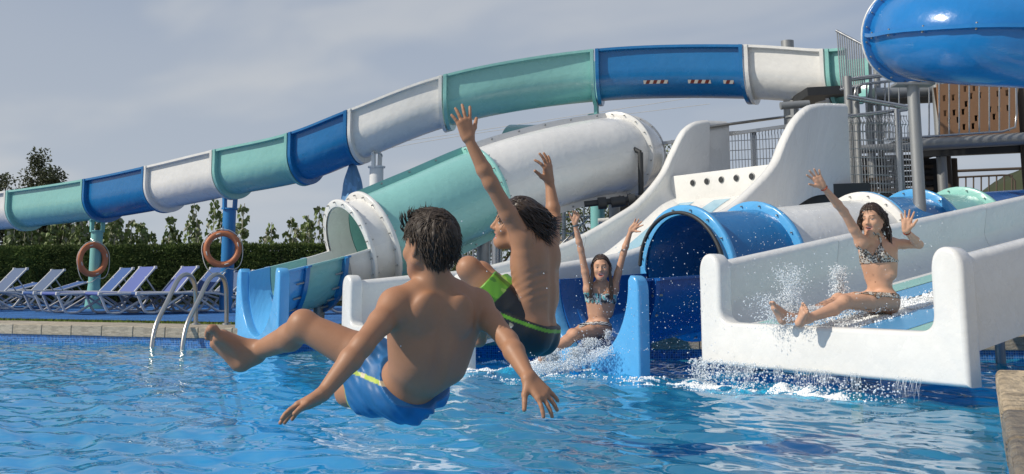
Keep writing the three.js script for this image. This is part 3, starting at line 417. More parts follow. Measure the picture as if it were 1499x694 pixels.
// ------------------------------------------------------------------ slide tower, stairs and railings
function bars(parent, a0, a1, b0, b1, n, r, mat, name = 'bar') { for (let i = 0; i < n; i++) { const t = n > 1 ? i / (n - 1) : 0.5; part(name, rod(a0.clone().lerp(a1, t), b0.clone().lerp(b1, t), r, r, 6), mat, parent); } }
function wirePanel(a, b, h, nx, ny, r) { // welded mesh between two bottom corners, height h, with the folded ridge near the top
  const l = [], up = V(0, 1, 0), d = b.clone().sub(a), nrm = V(-d.z, 0, d.x).normalize(); const fold = t => (t > 0.86 && t < 0.95 ? 0.05 : 0);
  for (let i = 0; i <= nx; i++) { const p = a.clone().lerp(b, i / nx); const ys = [0, 0.84, 0.895, 0.95, 1]; for (let k = 0; k < 4; k++) l.push(rod(p.clone().addScaledVector(up, ys[k] * h).addScaledVector(nrm, fold(ys[k])), p.clone().addScaledVector(up, ys[k + 1] * h).addScaledVector(nrm, fold(ys[k + 1])), r, r, 4)); }
  for (let j = 0; j <= ny; j++) { const y = (j / ny) * h * 0.98 + 0.01; l.push(rod(a.clone().addScaledVector(up, y), b.clone().addScaledVector(up, y), r, r, 4)); }
  return l;
}
{
  const o = thing('slide_tower', 'steel slide tower with platforms and stair flight beside the slides', 'tower');
  const Z = 14.0, T = (x, y, z = Z) => P(x, y, z);
  const g = M.galv, vert = (x, y0, Zv, r, m = g, yb = DECK) => { const t = T(x, y0, Zv); part('column', rod(V(t.x, yb, t.z), t, r, r, 12), m, o); };
  vert(1241, 112, 13.4, 0.055); vert(1253, 140, 13.2, 0.045); vert(1314, 160, 13.3, 0.04); vert(1371, 110, 14.6, 0.07); vert(1380, 110, 15.0, 0.05); vert(1270, 90, 15.2, 0.06); vert(1283, 90, 15.6, 0.05); vert(1498, 120, 14.4, 0.10, M.rust); vert(1153, 60, 15.6, 0.10, g);
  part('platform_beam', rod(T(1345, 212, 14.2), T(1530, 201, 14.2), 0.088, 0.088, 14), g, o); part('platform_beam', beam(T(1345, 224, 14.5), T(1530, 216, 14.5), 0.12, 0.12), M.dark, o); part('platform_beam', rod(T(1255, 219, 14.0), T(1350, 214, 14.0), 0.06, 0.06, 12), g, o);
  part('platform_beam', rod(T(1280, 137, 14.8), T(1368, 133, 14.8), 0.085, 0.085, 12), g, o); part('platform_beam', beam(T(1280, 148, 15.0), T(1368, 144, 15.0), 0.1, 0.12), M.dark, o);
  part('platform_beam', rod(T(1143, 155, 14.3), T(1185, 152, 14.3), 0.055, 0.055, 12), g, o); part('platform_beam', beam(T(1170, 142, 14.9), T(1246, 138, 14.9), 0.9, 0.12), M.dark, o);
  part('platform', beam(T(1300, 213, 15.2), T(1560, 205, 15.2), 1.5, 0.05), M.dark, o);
  // dark back of the stair flight: stringers and treads
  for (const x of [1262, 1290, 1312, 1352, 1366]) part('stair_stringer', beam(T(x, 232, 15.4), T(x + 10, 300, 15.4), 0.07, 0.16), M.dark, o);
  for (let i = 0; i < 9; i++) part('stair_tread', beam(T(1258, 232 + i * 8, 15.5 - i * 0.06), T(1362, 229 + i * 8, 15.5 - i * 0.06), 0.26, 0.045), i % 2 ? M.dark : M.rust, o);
  for (const [x0, x1, y0, y1, z] of [[1385, 1392, 218, 300, 14.9], [1396, 1399, 232, 300, 15.6]]) part('column', rod(T(x0, y0, z), T(x1, y1, z), 0.06, 0.06, 8), M.rust, o);
  // concrete plinth under the platform
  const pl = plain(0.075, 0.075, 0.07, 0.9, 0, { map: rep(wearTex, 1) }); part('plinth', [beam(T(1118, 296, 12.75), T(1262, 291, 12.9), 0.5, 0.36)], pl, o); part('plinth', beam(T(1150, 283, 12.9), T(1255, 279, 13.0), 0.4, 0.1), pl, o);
}
{
  const o = thing('tower_railing', 'galvanised vertical bar railing on the upper tower platform', 'railing');
  const Z = 13.9, a = P(1298, 204, Z), b = P(1489, 191, Z), ta = P(1298, 112, Z), tb = P(1489, 112, Z);
  bars(o, P(1302, 203.5, Z), P(1478, 192, Z), P(1302, 113, Z), P(1478, 112, Z), 13, 0.011, M.steel);
  part('rail', tube([P(1300, 203.7, Z), P(1482, 191.5, Z), P(1489, 184, Z), P(1488, 125, Z)], 0.016, 8), M.steel, o); part('rail', tube([ta, tb], 0.02), M.steel, o);
  const o2 = thing('tower_railing', 'slanting bar railing beside the top of the raised flume', 'railing');
  bars(o2, P(1232, 130, 13.9), P(1266, 122, 13.5), P(1226, 46, 13.9), P(1264, 66, 13.5), 12, 0.010, M.steel); part('rail', tube([P(1225, 45, 13.9), P(1265, 66, 13.5)], 0.02), M.steel, o2); part('rail', tube([P(1231, 131, 13.9), P(1267, 123, 13.5)], 0.016), M.steel, o2);
  const o3 = thing('tower_railing', 'steel handrails along the tower stair landing behind the wire mesh', 'railing');
  part('rail', tube([P(1240, 117, 13.5), P(1310, 108, 13.5)], 0.03), M.steel, o3); part('rail', tube([P(1241, 142, 13.1), P(1332, 158, 13.1)], 0.036), M.steel, o3); part('rail', tube([P(1232, 172, 13.0), P(1328, 160, 13.1)], 0.026), M.steel, o3); part('rail', tube([P(1252, 200, 13.6), P(1252, 130, 13.6), P(1258, 124, 13.6), P(1300, 119, 13.6), P(1372, 112, 13.6)], 0.02, 8), M.steel, o3);
  bars(o3, P(1256, 204, 13.65), P(1296, 202, 13.65), P(1256, 124, 13.65), P(1296, 120, 13.65), 4, 0.012, M.steel);
  const o4 = thing('mesh_fence', 'welded wire mesh fence panel below the tower platform', 'fence');
  part('wire_mesh', wirePanel(P(1244, 282, 13.0), P(1334, 284, 13.1), 1.02, 22, 9, 0.005), M.steel, o4, undefined, 'stuff');
  part('wire_mesh', wirePanel(P(1250, 282, 13.3), P(1312, 282, 13.4), 1.05, 14, 9, 0.005), M.steel, o4, undefined, 'stuff');
  part('post', rod(P(1318, 292, 13.0), P(1313, 160, 13.0), 0.035), M.steel, o4);
  const o5 = thing('mesh_fence', 'welded wire mesh fence with grey handrail behind the wavy slide', 'fence');
  part('wire_mesh', wirePanel(P(1060, 250, 15.6), P(1101, 248, 15.5), 0.60, 9, 4, 0.006), M.steel, o5, undefined, 'stuff'); part('wire_mesh', wirePanel(P(1105, 248, 15.5), P(1160, 245, 15.3), 0.60, 12, 4, 0.006), M.steel, o5, undefined, 'stuff');
  for (const [x, y] of [[1103, 190], [965, 212], [1160, 183]]) { const t = P(x, y, 15.5); part('post', beam(V(t.x, DECK, t.z), t, 0.06, 0.06, V(1, 0, 0)), M.steel, o5); }
  part('rail', beam(P(955, 212, 15.9), P(1150, 185, 15.3), 0.05, 0.05), M.steel, o5);
  const o6 = thing('low_railing', 'distant dark railing under the tower platform', 'railing');
  const Zr = 19; bars(o6, P(1392, 283, Zr), P(1482, 280, Zr), P(1392, 260, Zr), P(1482, 256, Zr), 9, 0.014, M.rust); part('rail', tube([P(1385, 260.5, Zr), P(1478, 256, Zr), P(1486, 262, Zr), P(1487, 300, Zr)], 0.02, 6), M.rust, o6); part('rail', tube([P(1385, 251, Zr - 0.3), P(1510, 246, Zr - 0.3)], 0.026), M.rust, o6);
}
// pierced brown panel on the platform
{
  const Z = 14.3, c = [P(1376, 206, Z), P(1492, 196, Z), P(1492, 118, Z), P(1380, 118, Z)]; const o = thing('privacy_panel', 'tan board panel with staggered rectangular cut-outs behind the tower railing', 'panel');
  const wd = c[1].distanceTo(c[0]), ht = 0.80, s = new THREE.Shape(); s.moveTo(0, 0); s.lineTo(wd, 0); s.lineTo(wd, ht); s.lineTo(0, ht); s.closePath();
  const r = rng(12); for (let row = 0; row < 6; row++) for (let k = 0; k < 8; k++) { const x = 0.07 + k * 0.128 + (row % 2) * 0.05, y = 0.12 + row * 0.108; if (r() < 0.33 || x > wd - 0.12 || (k > 5 && row < 2)) continue; const h = new THREE.Path(); h.moveTo(x, y); h.lineTo(x, y + 0.085); h.lineTo(x + 0.045, y + 0.085); h.lineTo(x + 0.045, y); h.closePath(); s.holes.push(h); }
  const g = new THREE.ExtrudeGeometry(s, { depth: 0.03, bevelEnabled: false }); const ax = c[1].clone().sub(c[0]).normalize(), up = V(0, 1, 0), nn = new THREE.Vector3().crossVectors(ax, up).normalize(); g.applyMatrix4(new THREE.Matrix4().makeBasis(ax, up, nn)); g.translate(c[0].x, c[0].y, c[0].z);
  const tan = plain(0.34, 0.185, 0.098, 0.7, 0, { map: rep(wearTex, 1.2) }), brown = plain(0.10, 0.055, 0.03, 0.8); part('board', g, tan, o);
  part('dark_backing', beam(c[0].clone().add(V(0.03, ht / 2, -0.09)), c[1].clone().add(V(-0.03, ht / 2, -0.09)), 0.02, ht - 0.04), brown, o); part('bottom_strip', beam(c[0].clone().add(V(-0.02, -0.05, 0)), c[1].clone().add(V(0.02, -0.05, 0)), 0.06, 0.07), tan, o);  // dark sheet added behind the board to paint the shade inside the cut-outs
}
// ------------------------------------------------------------------ background steps, fence, pipes, cables
{
  const o = thing('concrete_steps', 'pale concrete steps rising behind the wavy slide', 'steps'); const cm = new THREE.MeshStandardMaterial({ roughness: 0.9, map: rep(wearTex, 1) }); cm.color.setRGB(0.48, 0.42, 0.35);
  for (let i = 0; i < 8; i++) { const Z = 18.2 + i * 0.35, a = P(770, 300, Z), b = P(925, 300, Z); part('step', beam(V(a.x, DECK + 0.09 + 0.18 * i, a.z), V(b.x, DECK + 0.09 + 0.18 * i, b.z), 0.36, 0.182), cm, o); }
  part('block', beam(P(905, 322, 17.3), P(930, 322, 17.3), 0.4, 0.75), plain(0.16, 0.11, 0.08, 0.9), o);
  const q = thing('stair_railing', 'grey steel railing with upright bars by the concrete steps', 'railing'); const Z = 17.2;
  for (const x of [800, 815, 826, 840, 855, 866]) part('bar', rod(P(x, 385, Z), P(x, 288, Z), x === 826 ? 0.035 : 0.013), M.steel, q);
  for (const y of [318, 342, 352]) part('rail', tube([P(795, y, Z), P(872, y - 1, Z)], 0.012), M.steel, q); part('rail', tube([P(808, 372, Z - 0.05), P(868, 312, Z - 0.05)], 0.014), M.steel, q);
  const f = thing('picket_fence', 'grey metal picket fence behind the mint tube', 'fence'); for (let x = 640; x < 735; x += 7.6) part('picket', rod(P(x, 392, 16.6), P(x, 325, 16.6), 0.017), M.steel, f); part('post', rod(P(712, 392, 16.4), P(712, 320, 16.4), 0.07), M.white, f); part('post', rod(P(728, 392, 16.2), P(728, 315, 16.2), 0.085), M.steel, f); for (const y of [358, 366, 376]) part('wire', tube([P(636, y, 16.7), P(735, y - 3, 16.7)], 0.008, 4), M.steel, f);
  const pp = thing('water_pipe', 'black water pipe with union fittings beside the white tube', 'pipe'); const pt = (x, y) => P(x, y, 14.4); const dk = M.dark;
  part('pipe_run', tube([pt(856, 299), pt(946, 289)], 0.045, 10), dk, pp); part('fitting', rod(pt(876, 298), pt(888, 297), 0.085, 0.085, 12), dk, pp); part('fitting', rod(pt(895, 296.5), pt(915, 294), 0.075, 0.075, 12), dk, pp); part('fitting', rod(pt(920, 293), pt(930, 292), 0.085, 0.085, 12), dk, pp); part('white_pipe', rod(P(876, 324, 15.8), P(912, 321, 15.8), 0.045, 0.045, 10), M.white, pp);
  const c1 = thing('overhead_cable', 'thin cable crossing the sky, upper of the pair', 'cable'); part('strand', tube([P(300, 247, 26), P(640, 200, 26), P(1040, 139, 26)], 0.006, 4, true, 30), M.rope, c1);
  const c2 = thing('overhead_cable', 'thin cable crossing the sky, lower of the pair', 'cable'); part('strand', tube([P(480, 233, 26), P(700, 195, 26), P(1040, 152, 26)], 0.006, 4, true, 30), M.rope, c2);
}
// ------------------------------------------------------------------ pool ladder
{
  const o = thing('pool_ladder', 'pair of curved stainless steel handrails of the pool ladder', 'pool ladder');
  for (const dx of [0, 45]) part('handrail', tube([P(221 + dx, 545, 12.42), P(223 + dx, 505, 12.5), P(229 + dx, 476, 12.6), P(246 + dx, 440, 12.85), P(259 + dx, 413, 13.1), P(266 + dx, 404.5, 13.25), P(274 + dx, 402, 13.4), P(282 + dx, 407, 13.55), P(286 + dx, 420, 13.65), P(287 + dx, 445, 13.7), P(287 + dx, 474, 13.7)], 0.029, 12, true, 60), M.chrome, o);
  for (const dx of [0, 45]) { const q = P(287 + dx, 473, 13.7); part('base_collar', rod(V(q.x, DECK - 0.01, q.z), V(q.x, DECK + 0.02, q.z), 0.06, 0.055, 14), M.chrome, o); }
  for (const y of [-0.25, -0.5]) { const a = P(221, 545, 12.42), b = P(266, 545, 12.42); part('step', beam(V(a.x, y, a.z), V(b.x, y, b.z), 0.09, 0.03), M.chrome, o); }
}
// ------------------------------------------------------------------ lifebuoys
function lifebuoy(px, py, Z, R, turn, label) {
  const o = thing('lifebuoy', label, 'lifebuoy', 'lifebuoys hung on the flume posts'); const c = P(px, py, Z); const g = new THREE.TorusGeometry(R, R * 0.205, 18, 48); g.rotateY(turn); g.translate(c.x, c.y, c.z); part('ring', g, M.orange, o);
  const at = (a, r, z) => { const p = V(r * Math.cos(a), r * Math.sin(a), z); p.applyAxisAngle(V(0, 1, 0), turn); return p.add(c); };
  for (const a of [0.3, 1.87, 3.44, 5.01]) { const b = new THREE.TorusGeometry(R * 0.217, 0.010, 6, 20); b.rotateY(Math.PI / 2); b.scale(1, 1, 1); b.rotateX(Math.PI / 2); b.rotateY(0); const m = new THREE.Matrix4().makeRotationZ(a); b.rotateZ(Math.PI / 2 * 0); b.applyMatrix4(new THREE.Matrix4().makeRotationX(Math.PI / 2)); b.rotateY(0); b.translate(R, 0, 0); b.applyMatrix4(m); b.rotateY(turn); b.translate(c.x, c.y, c.z); part('rope_band', b, M.rope, o); }
  const k = R * 1.25; for (let i = 0; i < 4; i++) { const a = 0.3 + i * 1.5708, pts = []; for (let t = 0; t <= 8; t++) { const u = t / 8; const p = at(a + u * 1.5708, k + R * 0.02, R * 0.1); p.y -= Math.sin(u * Math.PI) * R * (i === 2 || i === 3 ? 0.42 : 0.02); pts.push(p); } part('grab_rope', tube(pts, 0.008, 5, true, 24), M.rope, o); }
  part('hook', tube([at(1.57, R * 1.2, 0.02), at(1.57, R * 1.45, -0.1)], 0.012, 6), M.steel, o);
}
{ const zA = -HFP[0].z, zB = -HFP[1].z; lifebuoy(136, 380, zA - 0.22, 0.285 * zA / 20.5, 1.0, 'orange lifebuoy on the mint post, seen edge turned'); lifebuoy(326, 364.5, zB - 0.24, 0.262 * zB / 17.6, 0.28, 'orange lifebuoy on the blue post, facing the pool'); }
// ------------------------------------------------------------------ sun loungers
function makeLounger(angle, fabric, label) {
  const o = thing('sun_lounger', label, 'sun lounger', 'sun loungers on the blue carpet'); const hx = 1.3, hy = 0.36, len = 0.56, ex = hx + len * Math.cos(angle), ey = hy + len * Math.sin(angle);
  for (const s of [-0.33, 0.33]) {
    part('side_rail', tube([V(0, 0.335, s), V(0.5, 0.345, s), V(1.15, 0.355, s), V(1.5, 0.33, s), V(1.85, 0.24, s)], 0.021, 8, true, 16), M.resin, o);
    part('leg', tube([V(0.0, 0.335, s), V(0.12, 0.09, s), V(0.17, 0.03, s), V(0.34, 0.03, s), V(0.8, 0.31, s)], 0.021, 6), M.resin, o); part('leg', tube([V(1.0, 0.33, s), V(1.42, 0.06, s), V(1.5, 0.03, s), V(1.64, 0.03, s), V(1.72, 0.07, s), V(1.85, 0.24, s)], 0.021, 6), M.resin, o);
    const b = part('back_frame', tube([V(hx, hy, s * 0.95), V(ex, ey, s * 0.95)], 0.018, 6), M.resin, o); sub('corner_cap', new RoundedBoxGeometry(0.05, 0.05, 0.06, 2, 0.012).translate(ex, ey, s * 0.95), M.resin, b); part('corner_cap', new RoundedBoxGeometry(0.06, 0.06, 0.06, 2, 0.015).translate(0.0, 0.345, s), M.resin, o);
  }
  part('strut', tube([V(hx + (ex - hx) * 0.6, hy + (ey - hy) * 0.6, -0.25), V(hx + 0.45, 0.31, -0.25), V(hx + 0.45, 0.31, 0.25), V(hx + (ex - hx) * 0.6, hy + (ey - hy) * 0.6, 0.25)], 0.013, 6), M.resin, o);
  const cloth = (x0, y0, x1, y1, sag) => { const rings = []; for (let i = 0; i <= 8; i++) { const t = i / 8, r = []; for (let k = 0; k <= 6; k++) { const z = mix(-0.318, 0.318, k / 6), sg = sag * Math.sin(Math.PI * t) * (1 - Math.pow(2 * k / 6 - 1, 2)); r.push(V(mix(x0, x1, t), mix(y0, y1, t) - sg, z)); } for (let k = 6; k >= 0; k--) { const z = mix(-0.318, 0.318, k / 6), sg = sag * Math.sin(Math.PI * t) * (1 - Math.pow(2 * k / 6 - 1, 2)); r.push(V(mix(x0, x1, t), mix(y0, y1, t) - sg - 0.008, z)); } rings.push(r); } return loft(rings, true, true, 0.5); };
  part('seat_sling', cloth(0.0, 0.365, hx, hy + 0.012, 0.035), fabric, o); part('back_sling', cloth(hx + 0.01, hy + 0.016, ex, ey + 0.014, 0.02), fabric, o); part('foot_bar', tube([V(0, 0.345, -0.33), V(0, 0.345, 0.33)], 0.026, 8), fabric, o);
  return o;
}
{
  const A = 0.84, list = [[186, 19.2, A, M.sling, 'blue lounger with raised back right of the mint post, closer to the hedge'], [216, 18.4, A + 0.03, M.slingFaded, 'faded violet-blue lounger with raised back beside the ladder'], [30, 19.6, A, M.slingPale, 'grey-blue lounger with raised back at the far end of the row'], [85, 21.2, A - 0.02, M.slingPale, 'grey-blue lounger with raised back before the flat-backed loungers'], [58, 22.4, 0.26, M.sling, 'blue lounger with its back nearly flat, behind the raised grey-blue ones'], [123, 22.2, 0.30, M.sling, 'blue lounger with its back nearly flat, near the mint post'], [278, 18.2, A + 0.04, M.slingFaded, 'violet-blue lounger seen through the ladder handrails'], [322, 18.5, A, M.sling, 'blue lounger in front of the blue post'], [358, 19.6, A - 0.1, M.slingPale, 'lounger half hidden behind the blue slide trough'], [508, 18.0, 0.1, M.slingPale, 'lounger seen under the mint tube beside its support']];
  for (const [px, Z, ang, fab, label] of list) { const o = makeLounger(ang, fab, label); const h = P(px, 400, Z); const r = 0.74 + (hash3(px, 3, 1) - 0.5) * 0.12; o.rotation.y = r; const lx = 1.3 + 0.56 * Math.cos(ang); o.position.set(h.x - Math.cos(r) * lx, DECK + 0.014, h.z + Math.sin(r) * lx); }
}
// ------------------------------------------------------------------ closed parasol
{
  const o = thing('parasol', 'closed faded blue parasol behind the mint tube', 'parasol'); const Z = 17.4, top = P(517, 238, Z), y0 = P(517, 330, Z).y; const rings = []; const n = 40; for (let i = 0; i <= 18; i++) { const t = i / 18, y = mix(top.y, y0, t); let R = 0.035 + 0.20 * Math.pow(t, 0.6); if (t > 0.36) R -= 0.012 * smooth(0.36, 0.42, t) - 0.04 * t * 0.3; const ring = []; for (let k = 0; k < n; k++) { const a = 2 * Math.PI * k / n, f = 1 + (0.16 * Math.sin(a * 8 + 0.6 * Math.sin(t * 5)) + 0.10 * Math.sin(a * 3 + t * 3)) * smooth(0.02, 0.3, t); ring.push(V(top.x + R * f * Math.cos(a), y, top.z + R * f * Math.sin(a))); } rings.push(ring); }
  const cm = plain(0.20, 0.42, 0.70, 0.85, 0, { map: rep(tex(256, (u, v) => { const q = 0.75 + 0.5 * smooth(0.5, 0.75, tnoise(u, v, 5, 201, 5)); return [q, q, q]; }), 2) }); cm.side = THREE.DoubleSide; part('folded_canopy', loft(rings, true, true, 1.2), cm, o); part('finial', ball(top.clone().add(V(0, 0.01, 0)), 0.045, 10), M.resin, o); part('pole', rod(V(top.x, DECK, top.z), V(top.x, y0 + 0.05, top.z), 0.03), M.resin, o);
}
// ------------------------------------------------------------------ hedge, saplings, trees
function leafCloud(list, colors) { // list: [position, normal-ish dir, up dir, length, width, colour index]; one heart/lens shaped leaf of four triangles each
  const pos = [], col = [];
  for (const [p, d, s, l, w, c] of list) { const b = p, tip = p.clone().addScaledVector(d, l), m1 = p.clone().addScaledVector(d, l * 0.38).addScaledVector(s, w / 2), m2 = p.clone().addScaledVector(d, l * 0.38).addScaledVector(s, -w / 2), nn = new THREE.Vector3().crossVectors(d, s).multiplyScalar(l * 0.12), mid = p.clone().addScaledVector(d, l * 0.45).add(nn); for (const [a, e, f] of [[b, m1, mid], [m1, tip, mid], [tip, m2, mid], [m2, b, mid]]) { for (const q of [a, e, f]) { pos.push(q.x, q.y, q.z); col.push(...c); } } }
  const g = new THREE.BufferGeometry(); g.setAttribute('position', new THREE.Float32BufferAttribute(pos, 3)); g.setAttribute('color', new THREE.Float32BufferAttribute(col, 3)); g.computeVertexNormals(); return g;
}
const leafMat = new THREE.MeshPhysicalMaterial({ roughness: 0.55, vertexColors: true, side: THREE.DoubleSide, transmission: 0.25, thickness: 0 });
const hedgeMat = new THREE.MeshStandardMaterial({ roughness: 0.9, vertexColors: true, side: THREE.DoubleSide });
const randDir = r => { const z = r() * 2 - 1, a = r() * 6.283, q = Math.sqrt(1 - z * z); return V(q * Math.cos(a), z, q * Math.sin(a)); };
{
  const o = thing('hedge', 'long clipped dark green hedge behind the sun loungers', 'hedge'); const r = rng(31), list = []; const a = P(-60, 400, 26.2), b = P(500, 400, 23.2), top = P(240, 362, 24.3).y, d = b.clone().sub(a); d.y = 0; const len = d.length(); d.normalize(); const nrm = V(-d.z, 0, d.x); if (nrm.z < 0) nrm.negate();
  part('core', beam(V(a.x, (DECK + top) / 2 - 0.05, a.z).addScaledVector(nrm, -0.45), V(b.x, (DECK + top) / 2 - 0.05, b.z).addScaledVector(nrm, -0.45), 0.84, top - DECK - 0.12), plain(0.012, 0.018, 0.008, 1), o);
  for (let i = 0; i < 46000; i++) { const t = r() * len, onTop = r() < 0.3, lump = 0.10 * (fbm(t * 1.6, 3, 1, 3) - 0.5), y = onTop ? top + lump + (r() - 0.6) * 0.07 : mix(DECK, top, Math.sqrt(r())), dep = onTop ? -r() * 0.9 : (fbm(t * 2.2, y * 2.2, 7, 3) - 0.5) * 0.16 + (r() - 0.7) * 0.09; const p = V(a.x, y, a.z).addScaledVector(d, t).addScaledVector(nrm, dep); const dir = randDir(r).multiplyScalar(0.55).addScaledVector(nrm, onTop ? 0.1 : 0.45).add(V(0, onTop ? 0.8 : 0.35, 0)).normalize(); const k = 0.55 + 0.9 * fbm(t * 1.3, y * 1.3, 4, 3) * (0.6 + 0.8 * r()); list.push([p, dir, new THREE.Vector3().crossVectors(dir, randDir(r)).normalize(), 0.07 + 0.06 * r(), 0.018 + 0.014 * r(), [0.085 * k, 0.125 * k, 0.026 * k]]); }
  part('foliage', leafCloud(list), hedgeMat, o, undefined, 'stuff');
}
function sapling(px, topPy, Z, seed, label, dense = 1) {
  const r = rng(seed), t = P(px, topPy, Z), o = thing('poplar_sapling', label, 'sapling', 'young leafy poplar shoots behind the hedge'); const base = V(t.x, DECK, t.z), h = t.y - DECK; const list = [], stems = [];
  const ns = 1 + Math.floor(r() * 2); for (let s = 0; s < ns; s++) { const lean = V((r() - 0.5) * 0.22, 0, (r() - 0.5) * 0.3), hh = h * (s ? 0.7 + 0.2 * r() : 1), at = u => base.clone().add(V(lean.x * u + 0.03 * Math.sin(u * 7 + s), hh * u, lean.z * u)); stems.push(tube([at(0), at(0.5), at(1)], 0.011, 5, true, 10));
    for (let i = 0; i < 62 * dense; i++) { const u = 0.38 + 0.62 * Math.pow(r(), 0.85), p = at(Math.min(1, u)), out = V(r() - 0.5, -0.05 + 0.2 * r(), r() - 0.5).normalize(), spread = (0.05 + 0.22 * (1 - u) + 0.05 * r()) * 1.1; p.addScaledVector(out, spread); const dir = V((r() - 0.5) * 1.1, -0.8 - 0.3 * r(), (r() - 0.5) * 1.1).normalize(); const k = 0.6 + 0.8 * r(); const c = r() < 0.12 ? [0.30 * k, 0.31 * k, 0.22 * k] : [0.125 * k, 0.175 * k, 0.045 * k]; list.push([p, dir, new THREE.Vector3().crossVectors(dir, randDir(r)).normalize(), 0.115 + 0.085 * r(), 0.10 + 0.07 * r(), c]); } }
  part('stem', stems, plain(0.42, 0.40, 0.34, 0.8), o); part('foliage', leafCloud(list), leafMat, o, undefined, 'stuff');
}
{
  const sp = [[176, 312], [197, 322], [214, 338], [246, 316], [263, 338], [283, 297], [291, 320], [311, 290], [322, 312], [352, 298], [362, 318], [384, 346], [402, 326], [421, 318], [434, 330], [448, 315], [458, 324], [473, 302]];
  sp.forEach(([x, y], i) => sapling(x, y, 26.6 + (i % 3) * 0.35, 300 + i, 'tall leafy poplar shoot standing clear against the sky behind the hedge'));
  for (let i = 0; i < 17; i++) sapling(22 + i * 12.2 + (hash3(i, 1, 1) - 0.5) * 7, 312 + 26 * hash3(i, 2, 2), 27.2 + (i % 4) * 0.4, 400 + i, 'poplar shoot in the dense leafy bank under the raised flume', 1.7);
}
function tree(px, topPy, Z, rx, ry, seed, label, n, tone) {
  const r = rng(seed), t = P(px, topPy, Z), o = thing('tree', label, 'tree'); const base = V(t.x, DECK, t.z), H = t.y - DECK, cy = t.y - ry; const limbs = [rod(base, V(t.x, cy, t.z), 0.22, 0.1, 8)], list = [], cl = [];
  for (let i = 0; i < 70; i++) { const d = randDir(r), k = Math.pow(r(), 0.4); const c = V(t.x + d.x * rx * k, cy + d.y * ry * k, t.z + d.z * rx * k); cl.push([c, (0.22 + 0.25 * r()) * Math.min(rx, ry)]); if (i < 14) limbs.push(rod(V(t.x, cy - ry * 0.7, t.z), c, 0.06, 0.02, 5)); }
  for (let i = 0; i < n; i++) { const [c, R] = cl[Math.floor(r() * cl.length)], d = randDir(r), p = c.clone().addScaledVector(d, R * Math.pow(r(), 0.45)), dir = d.clone().multiplyScalar(0.7).add(randDir(r)).normalize(), k = 0.55 + 0.9 * r(); list.push([p, dir, new THREE.Vector3().crossVectors(dir, randDir(r)).normalize(), 0.09 + 0.07 * r(), 0.05 + 0.035 * r(), [tone[0] * k, tone[1] * k, tone[2] * k]]); }
  part('trunk', limbs, plain(0.06, 0.045, 0.03, 0.9), o); part('crown', leafCloud(list), leafMat, o, undefined, 'stuff');
}
tree(64, 229, 38, 1.0, 1.9, 51, 'dark tree whose crown shows above the raised flume', 12000, [0.06, 0.075, 0.025]);
tree(88, 262, 38, 0.6, 1.6, 57, 'small dark treetop beside the taller crown', 6000, [0.06, 0.075, 0.025]);
tree(2, 244, 36, 0.85, 2.4, 52, 'dark leafy tree cut by the edge of the garden', 9000, [0.055, 0.07, 0.025]);
tree(690, 300, 30, 2.4, 1.8, 53, 'bushy green tree behind the picket fence', 5200, [0.08, 0.11, 0.03]);
tree(880, 268, 34, 2.6, 1.6, 54, 'green tree behind the concrete steps', 5200, [0.08, 0.11, 0.03]);
tree(968, 216, 27, 0.8, 0.9, 55, 'green treetop just showing behind the white tube', 1800, [0.10, 0.13, 0.035]);
// ------------------------------------------------------------------ bodies: distance fields meshed with surface nets
const smin = (a, b, k) => { const h = Math.max(k - Math.abs(a - b), 0) / k; return Math.min(a, b) - h * h * k * 0.25; };
const smax = (a, b, k) => { const h = Math.max(k - Math.abs(a - b), 0) / k; return Math.max(a, b) + h * h * k * 0.25; };
function fCone(a, b, r1, r2) { // round cone
  const bx = b.x - a.x, by = b.y - a.y, bz = b.z - a.z, l2 = bx * bx + by * by + bz * bz, rr = r1 - r2, a2 = l2 - rr * rr, il2 = 1 / l2;
  return (x, y, z) => { const px = x - a.x, py = y - a.y, pz = z - a.z, yy = px * bx + py * by + pz * bz, zz = yy - l2; const qx = px * l2 - bx * yy, qy = py * l2 - by * yy, qz = pz * l2 - bz * yy, x2 = qx * qx + qy * qy + qz * qz, y2 = yy * yy * l2, z2 = zz * zz * l2, k = Math.sign(rr) * rr * rr * x2; if (Math.sign(zz) * a2 * z2 > k) return Math.sqrt(x2 + z2) * il2 - r2; if (Math.sign(yy) * a2 * y2 < k) return Math.sqrt(x2 + y2) * il2 - r1; return (Math.sqrt(x2 * a2 * il2) + yy * rr) * il2 - r1; };
}
function fBall(c, r) { return (x, y, z) => Math.hypot(x - c.x, y - c.y, z - c.z) - r; }
function fEll(c, fr, rx, ry, rz) { // ellipsoid with axes fr.R, fr.U, fr.F
  const { R, U, F } = fr; return (x, y, z) => { const px = x - c.x, py = y - c.y, pz = z - c.z, a = (px * R.x + py * R.y + pz * R.z), b = (px * U.x + py * U.y + pz * U.z), d = (px * F.x + py * F.y + pz * F.z); const k0 = Math.hypot(a / rx, b / ry, d / rz), k1 = Math.hypot(a / (rx * rx), b / (ry * ry), d / (rz * rz)); return k1 > 1e-9 ? k0 * (k0 - 1) / k1 : -Math.min(rx, ry, rz); };
}
function axes(U, Fh) { U = U.clone().normalize(); const R = new THREE.Vector3().crossVectors(Fh, U).normalize(), Fv = new THREE.Vector3().crossVectors(U, R).normalize(); return { R, U, F: Fv }; }
const off = (c, fr, r, u, f) => c.clone().addScaledVector(fr.R, r).addScaledVector(fr.U, u).addScaledVector(fr.F, f);
